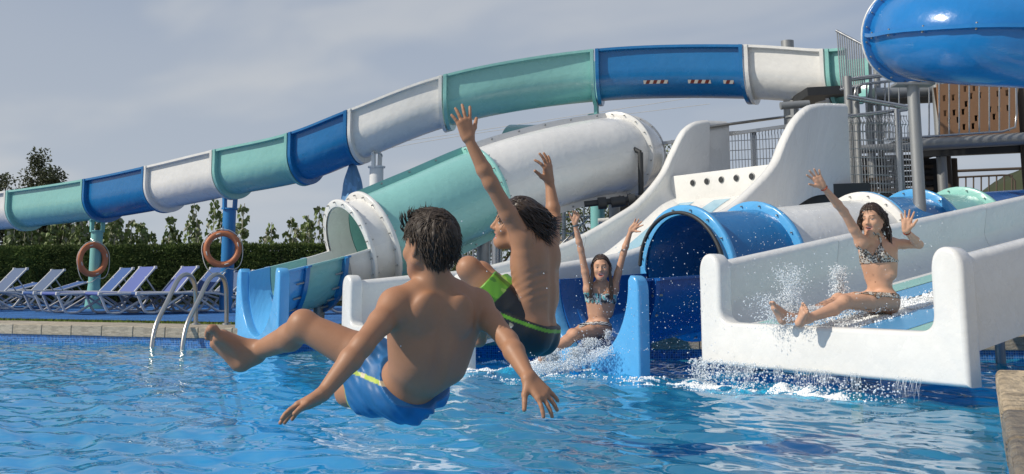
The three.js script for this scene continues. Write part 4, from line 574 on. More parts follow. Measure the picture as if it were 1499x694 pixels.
class Field {
  constructor() { this.ops = []; }
  add(f, k = 0.02) { this.ops.push([1, f, k]); return this; }
  cut(f, k = 0.01) { this.ops.push([-1, f, k]); return this; }
  eval(ops, x, y, z) { let d = 1e3; for (const [s, f, k] of ops) { const v = f(x, y, z); d = s > 0 ? (d > 1e2 ? v : smin(d, v, k)) : smax(d, -v, k); } return d; }
  mesh(lo, hi, h, post, color) {
    const B = 8, nb = [0, 1, 2].map(i => Math.ceil((hi[i] - lo[i]) / h / B)), n = nb.map(q => q * B + 1), N = n[0] * n[1] * n[2]; const val = new Float32Array(N).fill(1), hd = Math.sqrt(3) * h * B / 2; const active = [];
    const dc = new Float64Array(this.ops.length);
    for (let bz = 0; bz < nb[2]; bz++) for (let by = 0; by < nb[1]; by++) for (let bx = 0; bx < nb[0]; bx++) {
      const cx = lo[0] + (bx + 0.5) * B * h, cy = lo[1] + (by + 0.5) * B * h, cz = lo[2] + (bz + 0.5) * B * h; let best = 1e9; for (let i = 0; i < this.ops.length; i++) { dc[i] = this.ops[i][1](cx, cy, cz); if (this.ops[i][0] > 0) best = Math.min(best, dc[i]); }
      if (best > hd * 1.5 + 0.035) continue;
      const ops = this.ops.filter((o, i) => o[0] > 0 ? dc[i] < best + 2.6 * hd + o[2] + 0.02 : dc[i] - hd * 1.3 < o[2] + 0.02);
      active.push([bx, by, bz]);
      for (let k = 0; k <= B; k++) for (let j = 0; j <= B; j++) for (let i = 0; i <= B; i++) { const X = bx * B + i, Y = by * B + j, Zi = bz * B + k, id = (Zi * n[1] + Y) * n[0] + X; const x = lo[0] + X * h, y = lo[1] + Y * h, z = lo[2] + Zi * h; let d = this.eval(ops, x, y, z); if (post) d = post(d, x, y, z); val[id] = d; }
    }
    const vid = new Int32Array(N).fill(-1), pos = [], col = [], idx = []; const sx = 1, sy = n[0], sz = n[0] * n[1]; const corner = [0, sx, sy, sx + sy, sz, sx + sz, sy + sz, sx + sy + sz]; const edges = [[0, 1], [2, 3], [4, 5], [6, 7], [0, 2], [1, 3], [4, 6], [5, 7], [0, 4], [1, 5], [2, 6], [3, 7]]; const cells = [];
    for (const [bx, by, bz] of active) for (let k = 0; k < B; k++) for (let j = 0; j < B; j++) for (let i = 0; i < B; i++) {
      const X = bx * B + i, Y = by * B + j, Zi = bz * B + k, id = (Zi * n[1] + Y) * n[0] + X; let m = 0; for (let c = 0; c < 8; c++) if (val[id + corner[c]] < 0) m |= 1 << c; if (m === 0 || m === 255) continue;
      let ax = 0, ay = 0, az = 0, cnt = 0; for (const [a, b] of edges) { const va = val[id + corner[a]], vb = val[id + corner[b]]; if ((va < 0) === (vb < 0)) continue; const t = va / (va - vb); ax += mix(a & 1, b & 1, t); ay += mix((a >> 1) & 1, (b >> 1) & 1, t); az += mix(a >> 2, b >> 2, t); cnt++; }
      vid[id] = pos.length / 3; pos.push(lo[0] + (X + ax / cnt) * h, lo[1] + (Y + ay / cnt) * h, lo[2] + (Zi + az / cnt) * h); cells.push(id);
    }
    for (const id of cells) { const v0 = val[id]; for (const [e, u, w] of [[sx, sy, sz], [sy, sz, sx], [sz, sx, sy]]) { const v1 = val[id + e]; if ((v0 < 0) === (v1 < 0)) continue; const a = vid[id], b = vid[id - u], c = vid[id - u - w], d = vid[id - w]; if (a < 0 || b < 0 || c < 0 || d < 0) continue; if (v0 < 0) idx.push(a, b, c, a, c, d); else idx.push(a, c, b, a, d, c); } }
    const g = new THREE.BufferGeometry(); g.setAttribute('position', new THREE.Float32BufferAttribute(pos, 3)); g.setIndex(idx); g.computeVertexNormals();
    if (color) { const nr = g.attributes.normal; for (let i = 0; i < pos.length; i += 3) col.push(...color(pos[i], pos[i + 1], pos[i + 2], nr.getX(i / 3), nr.getY(i / 3), nr.getZ(i / 3))); g.setAttribute('color', new THREE.Float32BufferAttribute(col, 3)); }
    return g;
  }
}
function bounds(pts, m = 0.14) { const lo = [1e9, 1e9, 1e9], hi = [-1e9, -1e9, -1e9]; for (const p of pts) ['x', 'y', 'z'].forEach((k, i) => { lo[i] = Math.min(lo[i], p[k] - m); hi[i] = Math.max(hi[i], p[k] + m); }); return [lo, hi]; }
function bent(root, dir, nrm, lens, angs, r0, r1, F_, k) { // a finger: segments bent towards nrm
  let p = root.clone(), a = 0; const d0 = dir.clone().normalize(), tot = lens.reduce((x, y) => x + y); let run = 0; lens.forEach((l, i) => { a += angs[i]; const d = d0.clone().multiplyScalar(Math.cos(a)).addScaledVector(nrm, Math.sin(a)); const q = p.clone().addScaledVector(d, l); F_.add(fCone(p, q, mix(r0, r1, run / tot), mix(r0, r1, (run + l) / tot)), i ? 0.002 : k); p = q; run += l; }); return p;
}
// hand: wrist, direction of the fingers, palm normal (where the palm faces), side = towards the thumb
function hand(F_, wrist, dir, palm, s, { curl = [0.15, 0.2, 0.2], spread = 0.16, thumb = 0.7, curls = null, forearm } = {}) {
  dir = dir.clone().normalize(); palm = palm.clone().addScaledVector(dir, -palm.dot(dir)).normalize(); let side = new THREE.Vector3().crossVectors(dir, palm).normalize(); if (s.flip) side.negate(); const k = s.k || 1;
  const at = (d, a, n) => wrist.clone().addScaledVector(dir, d * k).addScaledVector(side, a * k).addScaledVector(palm, n * k);
  const kn = [[0.082, 0.029], [0.086, 0.010], [0.082, -0.009], [0.073, -0.026]], len = [0.066, 0.074, 0.068, 0.053];
  kn.forEach(([d, a], i) => F_.add(fCone(at(0.004, a * 0.55, 0), at(d, a, -0.002), 0.0135 * k, 0.0115 * k), 0.016));
  F_.add(fCone(at(0.03, 0.018, 0.006), at(0.062, 0.02, 0.005), 0.012 * k, 0.010 * k), 0.015).add(fCone(at(0.025, -0.016, 0.006), at(0.055, -0.016, 0.005), 0.012 * k, 0.010 * k), 0.015);
  kn.forEach(([d, a], i) => { const fan = (1.5 - i) * spread / 1.5 * 0.9, fd = dir.clone().multiplyScalar(Math.cos(fan)).addScaledVector(side, Math.sin(fan)), c = curls ? curls[i] : curl, l = len[i] * k; bent(at(d, a, -0.002), fd, palm, [l * 0.44, l * 0.32, l * 0.24], c, 0.0092 * k, 0.0068 * k, F_, 0.006); });
  const td = dir.clone().multiplyScalar(Math.cos(thumb)).addScaledVector(side, Math.sin(thumb)).addScaledVector(palm, 0.25).normalize();
  const tb = at(0.022, 0.022, 0.004), t1 = tb.clone().addScaledVector(td, 0.038 * k); F_.add(fCone(at(0.01, 0.012, 0), t1, 0.014 * k, 0.0115 * k), 0.014); const t2 = dir.clone().multiplyScalar(0.35).addScaledVector(td, 0.8).normalize(); bent(t1, t2, palm, [0.028 * k, 0.023 * k], [0.05, 0.12], 0.0105 * k, 0.008 * k, F_, 0.006);
}
// foot: ankle, heel, tip of the big toe, direction the sole faces, side = towards the big toe
function foot(F_, ankle, heel, toe, sole, inner, k = 1) {
  const d = toe.clone().sub(heel), L = d.length(); d.normalize(); sole = sole.clone().addScaledVector(d, -sole.dot(d)).normalize(); let s = new THREE.Vector3().crossVectors(d, sole).normalize(); if (s.dot(inner) < 0) s.negate();
  const at = (a, b, c) => heel.clone().addScaledVector(d, a * L).addScaledVector(s, b * k).addScaledVector(sole, c * k);
  F_.add(fCone(heel.clone().addScaledVector(sole, -0.008), ankle, 0.027 * k, 0.029 * k), 0.02).add(fCone(at(0.03, 0, -0.004), at(0.68, 0.014, 0.0), 0.026 * k, 0.019 * k), 0.02).add(fCone(at(0.03, -0.004, -0.002), at(0.62, -0.022, 0.002), 0.024 * k, 0.016 * k), 0.02).add(fCone(ankle.clone(), at(0.66, 0.006, -0.012), 0.028 * k, 0.017 * k), 0.03);
  F_.cut(fEll(at(0.42, 0.022, 0.026), { R: s, U: sole, F: d }, 0.018 * k, 0.016 * k, 0.045 * k), 0.02);
  const tips = [[0.66, 0.021, 1.0, 0.0115], [0.68, 0.0035, 0.99, 0.0077], [0.66, -0.0095, 0.95, 0.0072], [0.63, -0.021, 0.90, 0.0069], [0.60, -0.0315, 0.83, 0.0067]];
  for (const [a, b, e, r] of tips) { const p = at(a, b, 0.001), q = at(e - 0.05, b * 1.08, -0.004); F_.add(fCone(p, q, r * k * 0.95, r * k * 0.95), 0.003); F_.add(fBall(at(e - 0.012, b * 1.08, 0.002), r * k * 1.03), 0.003); }
}
function arm(F_, sh, el, wr, k = 1) { const m = sh.clone().lerp(el, 0.45), fm = el.clone().lerp(wr, 0.3); F_.add(fCone(sh, m, 0.044 * k, 0.039 * k), 0.03).add(fCone(m, el, 0.039 * k, 0.032 * k), 0.015).add(fCone(el, fm, 0.032 * k, 0.0345 * k), 0.02).add(fCone(fm, wr, 0.0345 * k, 0.0215 * k), 0.012); }
function leg(F_, hip, kn, an, k = 1, back) { const m = hip.clone().lerp(kn, 0.45), cm = kn.clone().lerp(an, 0.3); if (back) cm.addScaledVector(back, 0.014); F_.add(fCone(hip, m, 0.082 * k, 0.069 * k), 0.045).add(fCone(m, kn, 0.069 * k, 0.049 * k), 0.02).add(fCone(kn, cm, 0.047 * k, 0.049 * k), 0.025).add(fCone(cm, an, 0.049 * k, 0.030 * k), 0.015); const kc = kn.clone(); if (back) kc.addScaledVector(back, -0.014); F_.add(fBall(kc, 0.040 * k), 0.03); }
// head: centre between the ears, axes, size; smile 0..1
function head(F_, c, fr, k, smile) {
  const at = (r, u, f) => off(c, fr, r * k, u * k, f * k), E = (p, a, b, d) => fEll(p, fr, a * k, b * k, d * k);
  F_.add(E(at(0, 0.032, -0.012), 0.073, 0.088, 0.091), 0.02).add(E(at(0, -0.028, 0.030), 0.0565, 0.078, 0.060), 0.035).add(fBall(at(0, -0.087, 0.062), 0.020 * k), 0.04);
  for (const s of [-1, 1]) { F_.add(fBall(at(s * 0.037, -0.026 + 0.004 * smile, 0.060), 0.022 * k), 0.025); F_.add(fCone(at(s * 0.056, -0.045, 0.0), at(s * 0.018, -0.088, 0.055), 0.018 * k, 0.015 * k), 0.03); }
  F_.add(fCone(at(-0.034, 0.026, 0.075), at(0.034, 0.026, 0.075), 0.012 * k, 0.012 * k), 0.018);
  F_.add(fCone(at(0, 0.014, 0.086), at(0, -0.022, 0.104), 0.0075 * k, 0.0105 * k), 0.012); for (const s of [-1, 1]) F_.add(fBall(at(s * 0.0105, -0.027, 0.094), 0.008 * k), 0.008);
  for (const s of [-1, 1]) { F_.cut(E(at(s * 0.032, 0.006, 0.098), 0.018, 0.011, 0.015), 0.014); F_.add(fBall(at(s * 0.031, 0.005, 0.0745), 0.0125 * k), 0.003); }
  { // lips as two curved rows, corners drawn up by the smile
    const hw = 0.021 + 0.008 * smile, row = (u0, f0, lift, r) => { let q = null; for (let i = -3; i <= 3; i++) { const t = i / 3, p = at(hw * t, u0 + lift * t * t, f0 - 0.016 * t * t); if (q) F_.add(fCone(q, p, r * k * (1.1 - 0.5 * Math.abs((i - 1) / 3)), r * k * (1.1 - 0.5 * Math.abs(t))), 0.007); q = p; } };
    row(-0.0475, 0.0855, 0.003 * smile - 0.003, 0.0050); row(-0.058 - 0.018 * smile, 0.0825, 0.0075 + 0.019 * smile, 0.0052);
    if (smile > 0.1) { F_.cut(fEll(at(0, -0.0535 - 0.0070 * smile, 0.098), fr, 0.0275 * k, (0.0115 * smile + 0.002) * k, 0.026 * k), 0.003); F_.add(fEll(at(0, -0.0515, 0.0675), fr, 0.0235 * k, 0.0078 * k, 0.011 * k), 0.001); }
  }
  for (const s of [-1, 1]) { const ef = { R: fr.R.clone().multiplyScalar(0.93).addScaledVector(fr.F, s * 0.36).normalize(), U: fr.U.clone().addScaledVector(fr.F, -0.2).normalize(), F: null }; ef.F = new THREE.Vector3().crossVectors(ef.U, ef.R).normalize(); F_.add(fEll(at(s * 0.077, 0.0, -0.012), ef, 0.009 * k, 0.031 * k, 0.019 * k), 0.008); F_.cut(fEll(at(s * 0.086, 0.003, -0.008), ef, 0.005 * k, 0.018 * k, 0.010 * k), 0.004); }
}
function headColor(c, fr, k, skin, brow, lip, smile) { // colours of the face by place; null outside the head
  return (x, y, z) => { const px = x - c.x, py = y - c.y, pz = z - c.z, r = (px * fr.R.x + py * fr.R.y + pz * fr.R.z) / k, u = (px * fr.U.x + py * fr.U.y + pz * fr.U.z) / k, f = (px * fr.F.x + py * fr.F.y + pz * fr.F.z) / k; if (f < 0.04 || Math.abs(r) > 0.07 || u < -0.12 || u > 0.12) return null; const ar = Math.abs(r);
    const e = Math.hypot(ar - 0.031, u - 0.005, f - 0.0745); if (e < 0.0140 && f > 0.076) { const q = Math.hypot(ar - 0.031, (u - 0.0045) * 1.1), open = 0.0048 - 0.0018 * smile; if (Math.abs(u - 0.0045) < open) return q < 0.0056 ? [0.018, 0.011, 0.008] : [0.46, 0.43, 0.40]; if (u > 0.0045 && u < 0.0045 + open + 0.0028) return [skin[0] * 0.22, skin[1] * 0.18, skin[2] * 0.18]; return null; }
    if (ar > 0.012 && ar < 0.047) { const bu = 0.0275 + 0.004 * Math.sin((ar - 0.012) / 0.035 * 2.6); if (Math.abs(u - bu) < 0.0030 && f > 0.05) return brow; }
    if (smile > 0.1) { const mu = (u + 0.0535 + 0.0070 * smile) / (0.0122 * smile + 0.002), mr = r / 0.0285; if (mu * mu + mr * mr < 1.0 && f < 0.0835 - 12 * r * r) return u > -0.0585 ? [0.74, 0.72, 0.67] : [0.17, 0.04, 0.035]; }
    const hw = 0.024 + 0.008 * smile, t = r / hw; if (Math.abs(t) < 1 && f > 0.060) { const uu = -0.0475 + (0.003 * smile - 0.003) * t * t, ul = -0.058 - 0.018 * smile + (0.0075 + 0.019 * smile) * t * t, w = 1.1 - 0.6 * Math.abs(t); if (Math.abs(u - uu) < 0.0052 * w || Math.abs(u - ul) < 0.0058 * w) return lip; } return null; };
}
function strandMesh(list, sides = 4) { // list of [points, r0]: tapered strands
  const pos = [], idx = []; for (const [pts, r0] of list) { const n = pts.length, base = pos.length / 3; for (let i = 0; i < n; i++) { const T = pts[Math.min(n - 1, i + 1)].clone().sub(pts[Math.max(0, i - 1)]).normalize(); const a = new THREE.Vector3().crossVectors(T, Math.abs(T.y) < 0.9 ? V(0, 1, 0) : V(1, 0, 0)).normalize(), b = new THREE.Vector3().crossVectors(T, a); const r = r0 * (1 - 0.92 * Math.pow(i / (n - 1), 1.6)); for (let k = 0; k < sides; k++) { const q = 2 * Math.PI * k / sides; const p = pts[i].clone().addScaledVector(a, r * Math.cos(q)).addScaledVector(b, r * Math.sin(q)); pos.push(p.x, p.y, p.z); } } for (let i = 0; i + 1 < n; i++) for (let k = 0; k < sides; k++) { const a = base + i * sides + k, b = base + i * sides + (k + 1) % sides, c = a + sides, d = b + sides; idx.push(a, b, c, b, d, c); } }
  const g = new THREE.BufferGeometry(); g.setAttribute('position', new THREE.Float32BufferAttribute(pos, 3)); g.setIndex(idx); g.computeVertexNormals(); return g;
}
// hair cap over the skull plus combed strands. comb(local unit dir) -> local flow, len(local) -> metres
function hair(c, fr, k, { zmax, ybot, thick = 0.012, lump = 0.004, seed = 1, strands = 500, flow, len, r0 = 0.0028, lift = 0.2, gravity = 0.0, keepOut = null }) {
  const F_ = new Field().add(fEll(off(c, fr, 0, 0.033 * k, -0.014 * k), fr, (0.073 + thick) * k, (0.088 + thick) * k, (0.091 + thick) * k), 0.01); const loc = (x, y, z) => { const px = x - c.x, py = y - c.y, pz = z - c.z; return [(px * fr.R.x + py * fr.R.y + pz * fr.R.z) / k, (px * fr.U.x + py * fr.U.y + pz * fr.U.z) / k, (px * fr.F.x + py * fr.F.y + pz * fr.F.z) / k]; };
  const [lo, hi] = bounds([c], 0.14); const g = F_.mesh(lo, hi, 0.0035, (d, x, y, z) => { const [r, u, f] = loc(x, y, z); const a = Math.atan2(r, f + 0.02) * 6; const groove = lump * (1.6 * noise3(a * 1.7, u * 14, seed) - 0.8 + 0.8 * (noise3(r * 60, u * 60, f * 60 + seed) - 0.5)); return Math.max(d + groove, (f - zmax(u, Math.abs(r))) * 0.8 * k, (ybot(f, Math.abs(r)) - u) * 0.8 * k); });
  const rr = rng(seed * 7 + 1), list = [];
  for (let i = 0; i < strands * 4 && list.length < strands; i++) { const d = randDir(rr), p = [d.x * (0.073 + thick * 0.7), 0.033 + d.y * (0.088 + thick * 0.7), -0.014 + d.z * (0.091 + thick * 0.7)]; if (p[2] > zmax(p[1], Math.abs(p[0])) || p[1] < ybot(p[2], Math.abs(p[0]))) continue; const L = len(p, rr), fl = flow(p, d, rr); if (L <= 0) continue; const n = 7, pts = []; let q = off(c, fr, p[0] * k, p[1] * k, p[2] * k), v = fr.R.clone().multiplyScalar(fl[0]).addScaledVector(fr.U, fl[1]).addScaledVector(fr.F, fl[2]).normalize(); const wob = [rr() - 0.5, rr() - 0.5, rr() - 0.5];
    for (let s = 0; s < n; s++) { pts.push(q.clone()); q = q.clone().addScaledVector(v, L / (n - 1)); v.add(V(wob[0] * 0.25, wob[1] * 0.25 - gravity, wob[2] * 0.25)).normalize(); const [a, b, e] = loc(q.x, q.y, q.z), m = Math.hypot(a / (0.073 + thick), (b - 0.033) / (0.088 + thick), (e + 0.014) / (0.091 + thick)); if (m < 1.0 + lift * 0.1) { const nn = V(a / 0.0053, (b - 0.033) / 0.0077, (e + 0.014) / 0.0083).normalize(); q.addScaledVector(fr.R.clone().multiplyScalar(nn.x).addScaledVector(fr.U, nn.y).addScaledVector(fr.F, nn.z), (1.02 - m) * 0.085 * k + 0.001); } if (keepOut) keepOut(q); }
    list.push([pts, r0 * (0.6 + 0.8 * rr())]); }
  const s = strandMesh(list); g.deleteAttribute('color'); const a = g.toNonIndexed(), b = s.toNonIndexed(); return mergeGeometries([a, b]);
}
const skinNoise = (base, x, y, z) => { const n = 0.93 + 0.14 * fbm(x * 14, y * 14, z * 14, 3) - 0.02 + 0.05 * (noise3(x * 120, y * 120, z * 120) - 0.5), w = fbm(x * 6, y * 6, z * 6, 2) - 0.5; return [base[0] * n * (1 + 0.05 * w), base[1] * n, base[2] * n * (1 - 0.05 * w)]; };
const skinMat = new THREE.MeshPhysicalMaterial({ vertexColors: true, roughness: 0.56, clearcoat: 0.05, clearcoatRoughness: 0.35 });
const clothMat = rough => new THREE.MeshPhysicalMaterial({ vertexColors: true, roughness: rough, clearcoat: 0.15, clearcoatRoughness: 0.4 });
function hairMat(r, g, b, rough = 0.42) { const m = new THREE.MeshPhysicalMaterial({ roughness: rough, clearcoat: rough < 0.4 ? 0.25 : 0.05, clearcoatRoughness: 0.35 }); m.color.setRGB(r, g, b); m.side = THREE.DoubleSide; return m; }
// ------------------------------------------------------------------ people
const N3 = (x, y, z) => V(x, y, z).normalize();
function torso(F_, q) { // q: shL, shR, chest, waist, pelvis, cf, wf, pf (axes), neck, head base, k, girl
  const k = q.k, c = q.chest, cf = q.cf, g = q.girl;
  F_.add(fEll(c, cf, 0.128 * k, 0.155 * k, 0.088 * k), 0.03).add(fEll(off(c, cf, 0, 0.05 * k, 0), cf, 0.118 * k, 0.095 * k, 0.080 * k), 0.04);
  F_.add(fEll(q.waist, q.wf, (g ? 0.098 : 0.110) * k, 0.115 * k, 0.077 * k), 0.06).add(fEll(q.pelvis, q.pf, (g ? 0.126 : 0.118) * k, 0.095 * k, 0.088 * k), 0.06);
  for (const s of [-1, 1]) { const sh = s < 0 ? q.shL : q.shR; F_.add(fEll(off(q.pelvis, q.pf, s * 0.058 * k, -0.03 * k, -0.045 * k), q.pf, 0.068 * k, 0.075 * k, 0.066 * k), 0.04);
    const inn = sh.clone().lerp(q.neck, 0.45); F_.add(fCone(inn, sh, 0.042 * k, 0.043 * k), 0.05).add(fBall(sh, 0.0465 * k), 0.03); F_.add(fCone(q.neck.clone().lerp(q.headBase, 0.45), sh.clone().lerp(q.neck, 0.18).addScaledVector(cf.U, 0.012 * k), 0.030 * k, 0.026 * k), 0.035);
    F_.add(fCone(sh.clone().lerp(off(c, cf, s * 0.105 * k, 0.0, -0.02 * k), 0.5), off(c, cf, s * 0.085 * k, -0.13 * k, -0.02 * k), 0.042 * k, 0.04 * k), 0.05);
    F_.add(fEll(off(c, cf, s * 0.066 * k, 0.065 * k, -0.068 * k), { R: cf.R, U: cf.U.clone().addScaledVector(cf.R, s * 0.3).normalize(), F: cf.F }, 0.040 * k, 0.058 * k, 0.022 * k), 0.03); }
  F_.add(fCone(q.neck, q.headBase, 0.048 * k, 0.043 * k), 0.035);
  // furrow of the spine
  F_.cut(fCone(off(c, cf, 0, 0.09 * k, -0.112 * k), off(q.waist, q.wf, 0, -0.06 * k, -0.098 * k), 0.014 * k, 0.014 * k), 0.035);
}
function person(label) { return thing('person', label, 'person'); }
function skinColor(base, faceFn, extra) { return (x, y, z, nx, ny, nz) => (faceFn && faceFn(x, y, z)) || (extra && extra(x, y, z)) || skinNoise(base, x, y, z); }

// --- boy leaping, seen from behind, blue shorts
{
  const o = person('boy in blue swim shorts with yellow stripe leaping backwards over the water');
  const shL = P(579, 446, 3.66), shR = P(699, 446, 3.85), neck = P(640, 424, 3.73), headC = P(629, 362, 3.70), chest = P(634, 478, 3.76), waist = P(627, 532, 3.755), pel = P(602, 556, 3.87);
  const cf = axes(V(0.16, 0.96, 0.22), V(-0.42, 0.05, -0.90)), wf = axes(V(0.30, 0.93, 0.22), V(-0.62, 0.2, -0.75)), pf = axes(V(0.42, 0.74, 0.52), V(-0.76, 0.55, -0.36)), hf = axes(V(0.04, 1, 0.10), V(-0.70, -0.06, -0.71));
  const hb = off(headC, hf, 0, -0.055, -0.02), k = 1.12;
  const B = new Field(); torso(B, { shL, shR, chest, waist, pelvis: pel, cf, wf, pf, neck, headBase: hb, k });
  const hk = 1.04; head(B, headC, hf, hk, 0);
  const elL = P(531, 505, 3.50), wrL = P(473, 577, 3.42); arm(B, shL, elL, wrL, 1.12); hand(B, wrL, P(420, 607, 3.40).sub(wrL), V(0.15, -1, 0.35), { k: 1.0, flip: false }, { curl: [0.12, 0.2, 0.18], spread: 0.2, thumb: 0.5 });
  const elR = P(744, 499, 3.72), wrR = P(774, 552, 3.56); arm(B, shR, elR, wrR, 1.08); hand(B, wrR, P(800, 583, 3.53).sub(wrR), V(-0.55, -0.35, -0.75), { k: 0.98, flip: true }, { curl: [0.1, 0.2, 0.2], spread: 0.36, thumb: 0.95 });
  // stretched leg (his right) and folded leg (his left)
  const hipR = P(590, 550, 3.95), knR = P(445, 477, 3.99), anR = P(372, 516, 4.16); leg(B, hipR, knR, anR, 1.08, N3(0.35, -0.85, 0.1)); foot(B, anR, P(353, 530, 4.15), P(304, 482, 4.08), V(-0.58, -0.50, 0.64), V(0.5, 0.5, 0.7), 1.5);
  const hipL = P(586, 566, 3.82), knL = P(512, 574, 4.10), anL = P(570, 560, 4.36); leg(B, hipL, knL, anL, 1.05, null); foot(B, anL, P(578, 566, 4.38), P(560, 585, 4.52), V(0.5, -0.2, 0.8), V(1, 0, 0), 1.05);
  const skin = [0.375, 0.182, 0.098], pts = [shL, shR, headC, chest, pel, elL, wrL, P(405, 620, 3.40), elR, wrR, P(812, 592, 3.5), hipR, knR, anR, P(305, 480, 4.1), knL, anL];
  const [lo, hi] = bounds(pts, 0.13); const face = headColor(headC, hf, hk, skin, [0.05, 0.03, 0.02], [0.40, 0.15, 0.11], 0);
  part('body', B.mesh(lo, hi, 0.0042, null, skinColor(skin, face)), skinMat, o);
  // shorts
  const Sh = new Field(); Sh.add(fEll(pel, pf, 0.139, 0.110, 0.106), 0.03); for (const s of [-1, 1]) Sh.add(fEll(off(pel, pf, s * 0.056, -0.034, -0.05), pf, 0.086, 0.086, 0.080), 0.07);
  const hemR = hipR.clone().lerp(knR, 0.50), hemL = hipL.clone().lerp(knL, 0.66); Sh.add(fCone(hipR, hemR, 0.098, 0.092), 0.05).add(fCone(hipL, hemL.clone().lerp(knL, 0.3), 0.098, 0.096), 0.06).add(fEll(off(waist, wf, 0, -0.03, 0.01), wf, 0.128, 0.12, 0.093), 0.06);
  const dR = knR.clone().sub(hipR).normalize(), dL = knL.clone().sub(hipL).normalize(), wn = V(0.42, 0.70, 0.58).normalize(), wp = P(603, 588, 3.745), tubeR = fCone(hipR, hemR, 0.10, 0.10), tubeL = fCone(hipL, hemL, 0.10, 0.10);
  const dot = (n, p, x, y, z) => n.x * (x - p.x) + n.y * (y - p.y) + n.z * (z - p.z);
  const post = (d, x, y, z) => { const a = dot(dR, hipR, x, y, z), nearR = Math.hypot(x - hemR.x, y - hemR.y, z - hemR.z), nearL = Math.hypot(x - hemL.x, y - hemL.y, z - hemL.z); const along = x * 0.6 - y * 0.7 + z * 0.4, acr = x * 0.75 + y * 0.65; const wr_ = 0.020 * (noise3(acr * 30, along * 8, z * 10) - 0.5) + 0.010 * (noise3(acr * 60, along * 16, z * 20) - 0.5) + 0.012 * (noise3(x * 13, y * 13, z * 13 + 4) - 0.5); let cutv = dot(wn, wp, x, y, z) - 0.006 * Math.sin(x * 9); cutv = Math.max(cutv, nearR < nearL ? dot(dR, hemR, x, y, z) : dot(dL, hemL, x, y, z)); return Math.max(d + wr_, cutv); };
  const [sl, sh2] = bounds([pel, hemR, hemL, waist], 0.19); const yel = [0.42, 0.52, 0.08], blu = [0.012, 0.115, 0.30];
  const s0 = P(508, 549, 3.75), s1 = P(578, 567, 3.72), sn = V(0, 0, 1).cross(s1.clone().sub(s0)).normalize();
  const sc = (x, y, z) => { const hl = dot(dL, hemL, x, y, z), nearL = Math.hypot(x - hemL.x, y - hemL.y, z - hemL.z), nearR = Math.hypot(x - hemR.x, y - hemR.y, z - hemR.z); const n = 0.85 + 0.35 * noise3(x * 30, y * 30, z * 30); if (nearL < nearR && hl > -0.011) return [yel[0] * 0.8, yel[1] * 0.8, yel[2]]; const st = Math.abs(dot(sn, s0, x, y, z)); if (st < 0.0075 && z > -3.92 && x < s1.x + 0.012) return noise3(x * 40, 1, 2) > 0.62 ? [0.62, 0.55, 0.38] : yel; return [blu[0] * n, blu[1] * n, blu[2] * n]; };
  part('swim_shorts', Sh.mesh(sl, sh2, 0.0045, post, sc), clothMat(0.5), o, 'blue swim shorts with yellow-green stripe and hem');
  // hair
  const zm = (u, r) => u > 0.085 ? 0.084 : u > 0.045 ? 0.066 + (u - 0.045) * 0.45 : u > 0.032 ? 0.030 + (u - 0.032) * 2.4 : r > 0.045 ? -0.036 : -0.02, yb = (f, r) => f > -0.02 ? -0.012 : f > -0.055 ? -0.072 + 0.02 : -0.080;
  const hg = hair(headC, hf, hk, { zmax: zm, ybot: yb, thick: 0.014, lump: 0.009, seed: 4, strands: 1500, r0: 0.0024, lift: 0.1, gravity: 0.03, flow: (p, d, r) => { const t = smooth(0.05, 0.12, p[1]); const w = Math.sin(p[0] * 60 + p[1] * 45); return [0.25 * w + (r() - 0.5) * 0.3 - t * 0.3, -0.9 + t * 0.8 + (r() - 0.5) * 0.2, -0.35 * (1 - t) + (r() - 0.5) * 0.25 + t * 0.7]; }, len: (p, r) => p[1] > 0.085 ? 0.026 + 0.02 * r() : 0.024 + 0.016 * r() });
  // tufts blown up on top and over the forehead
  const tuft = [], tr = rng(8); for (let i = 0; i < 60; i++) { const a = off(headC, hf, (tr() - 0.5) * 0.09 * hk, 0.110 * hk - tr() * 0.02, (0.085 - tr() * 0.10) * hk), up = V((tr() - 0.4) * 0.9, 1, (tr() - 0.5) * 0.8).normalize(), L = 0.02 + 0.035 * tr() * tr(); const side = V(tr() - 0.3, 0, tr() - 0.5); tuft.push([[0, 1, 2, 3, 4, 5].map(s => a.clone().addScaledVector(up, L * s / 5).addScaledVector(side, L * 0.5 * (s / 5) * (s / 5))), 0.0026]); }
  for (const [x0, y0, x1, y1, x2, y2, r] of [[618, 322, 624, 312, 628, 297, 0.0045], [621, 322, 627, 310, 628, 299, 0.0035], [630, 320, 636, 312, 647, 305, 0.0032], [614, 324, 615, 314, 612, 306, 0.003], [596, 328, 592, 316, 590, 309, 0.004], [600, 326, 598, 315, 600, 305, 0.004], [592, 332, 588, 322, 587, 312, 0.004], [605, 324, 606, 316, 603, 307, 0.003], [594, 340, 588, 336, 590, 328, 0.004], [640, 321, 643, 314, 645, 311, 0.0026]]) { const A = P(x0, y0, 3.70), Bm = P(x1, y1, 3.69), C = P(x2, y2, 3.69), pts2 = new THREE.CatmullRomCurve3([A, Bm, C]).getPoints(7); for (let j = 0; j < 5; j++) { const jx = (tr() - 0.5) * 0.004, jy = (tr() - 0.5) * 0.003, jz = (tr() - 0.5) * 0.005; tuft.push([pts2.map((p, i) => p.clone().add(V(jx * i, jy * i, jz * i))), r * 0.75]); } }
  part('hair', mergeGeometries([hg, strandMesh(tuft).toNonIndexed()]), hairMat(0.040, 0.026, 0.017, 0.62), o, 'short dark brown hair standing up on top');
}
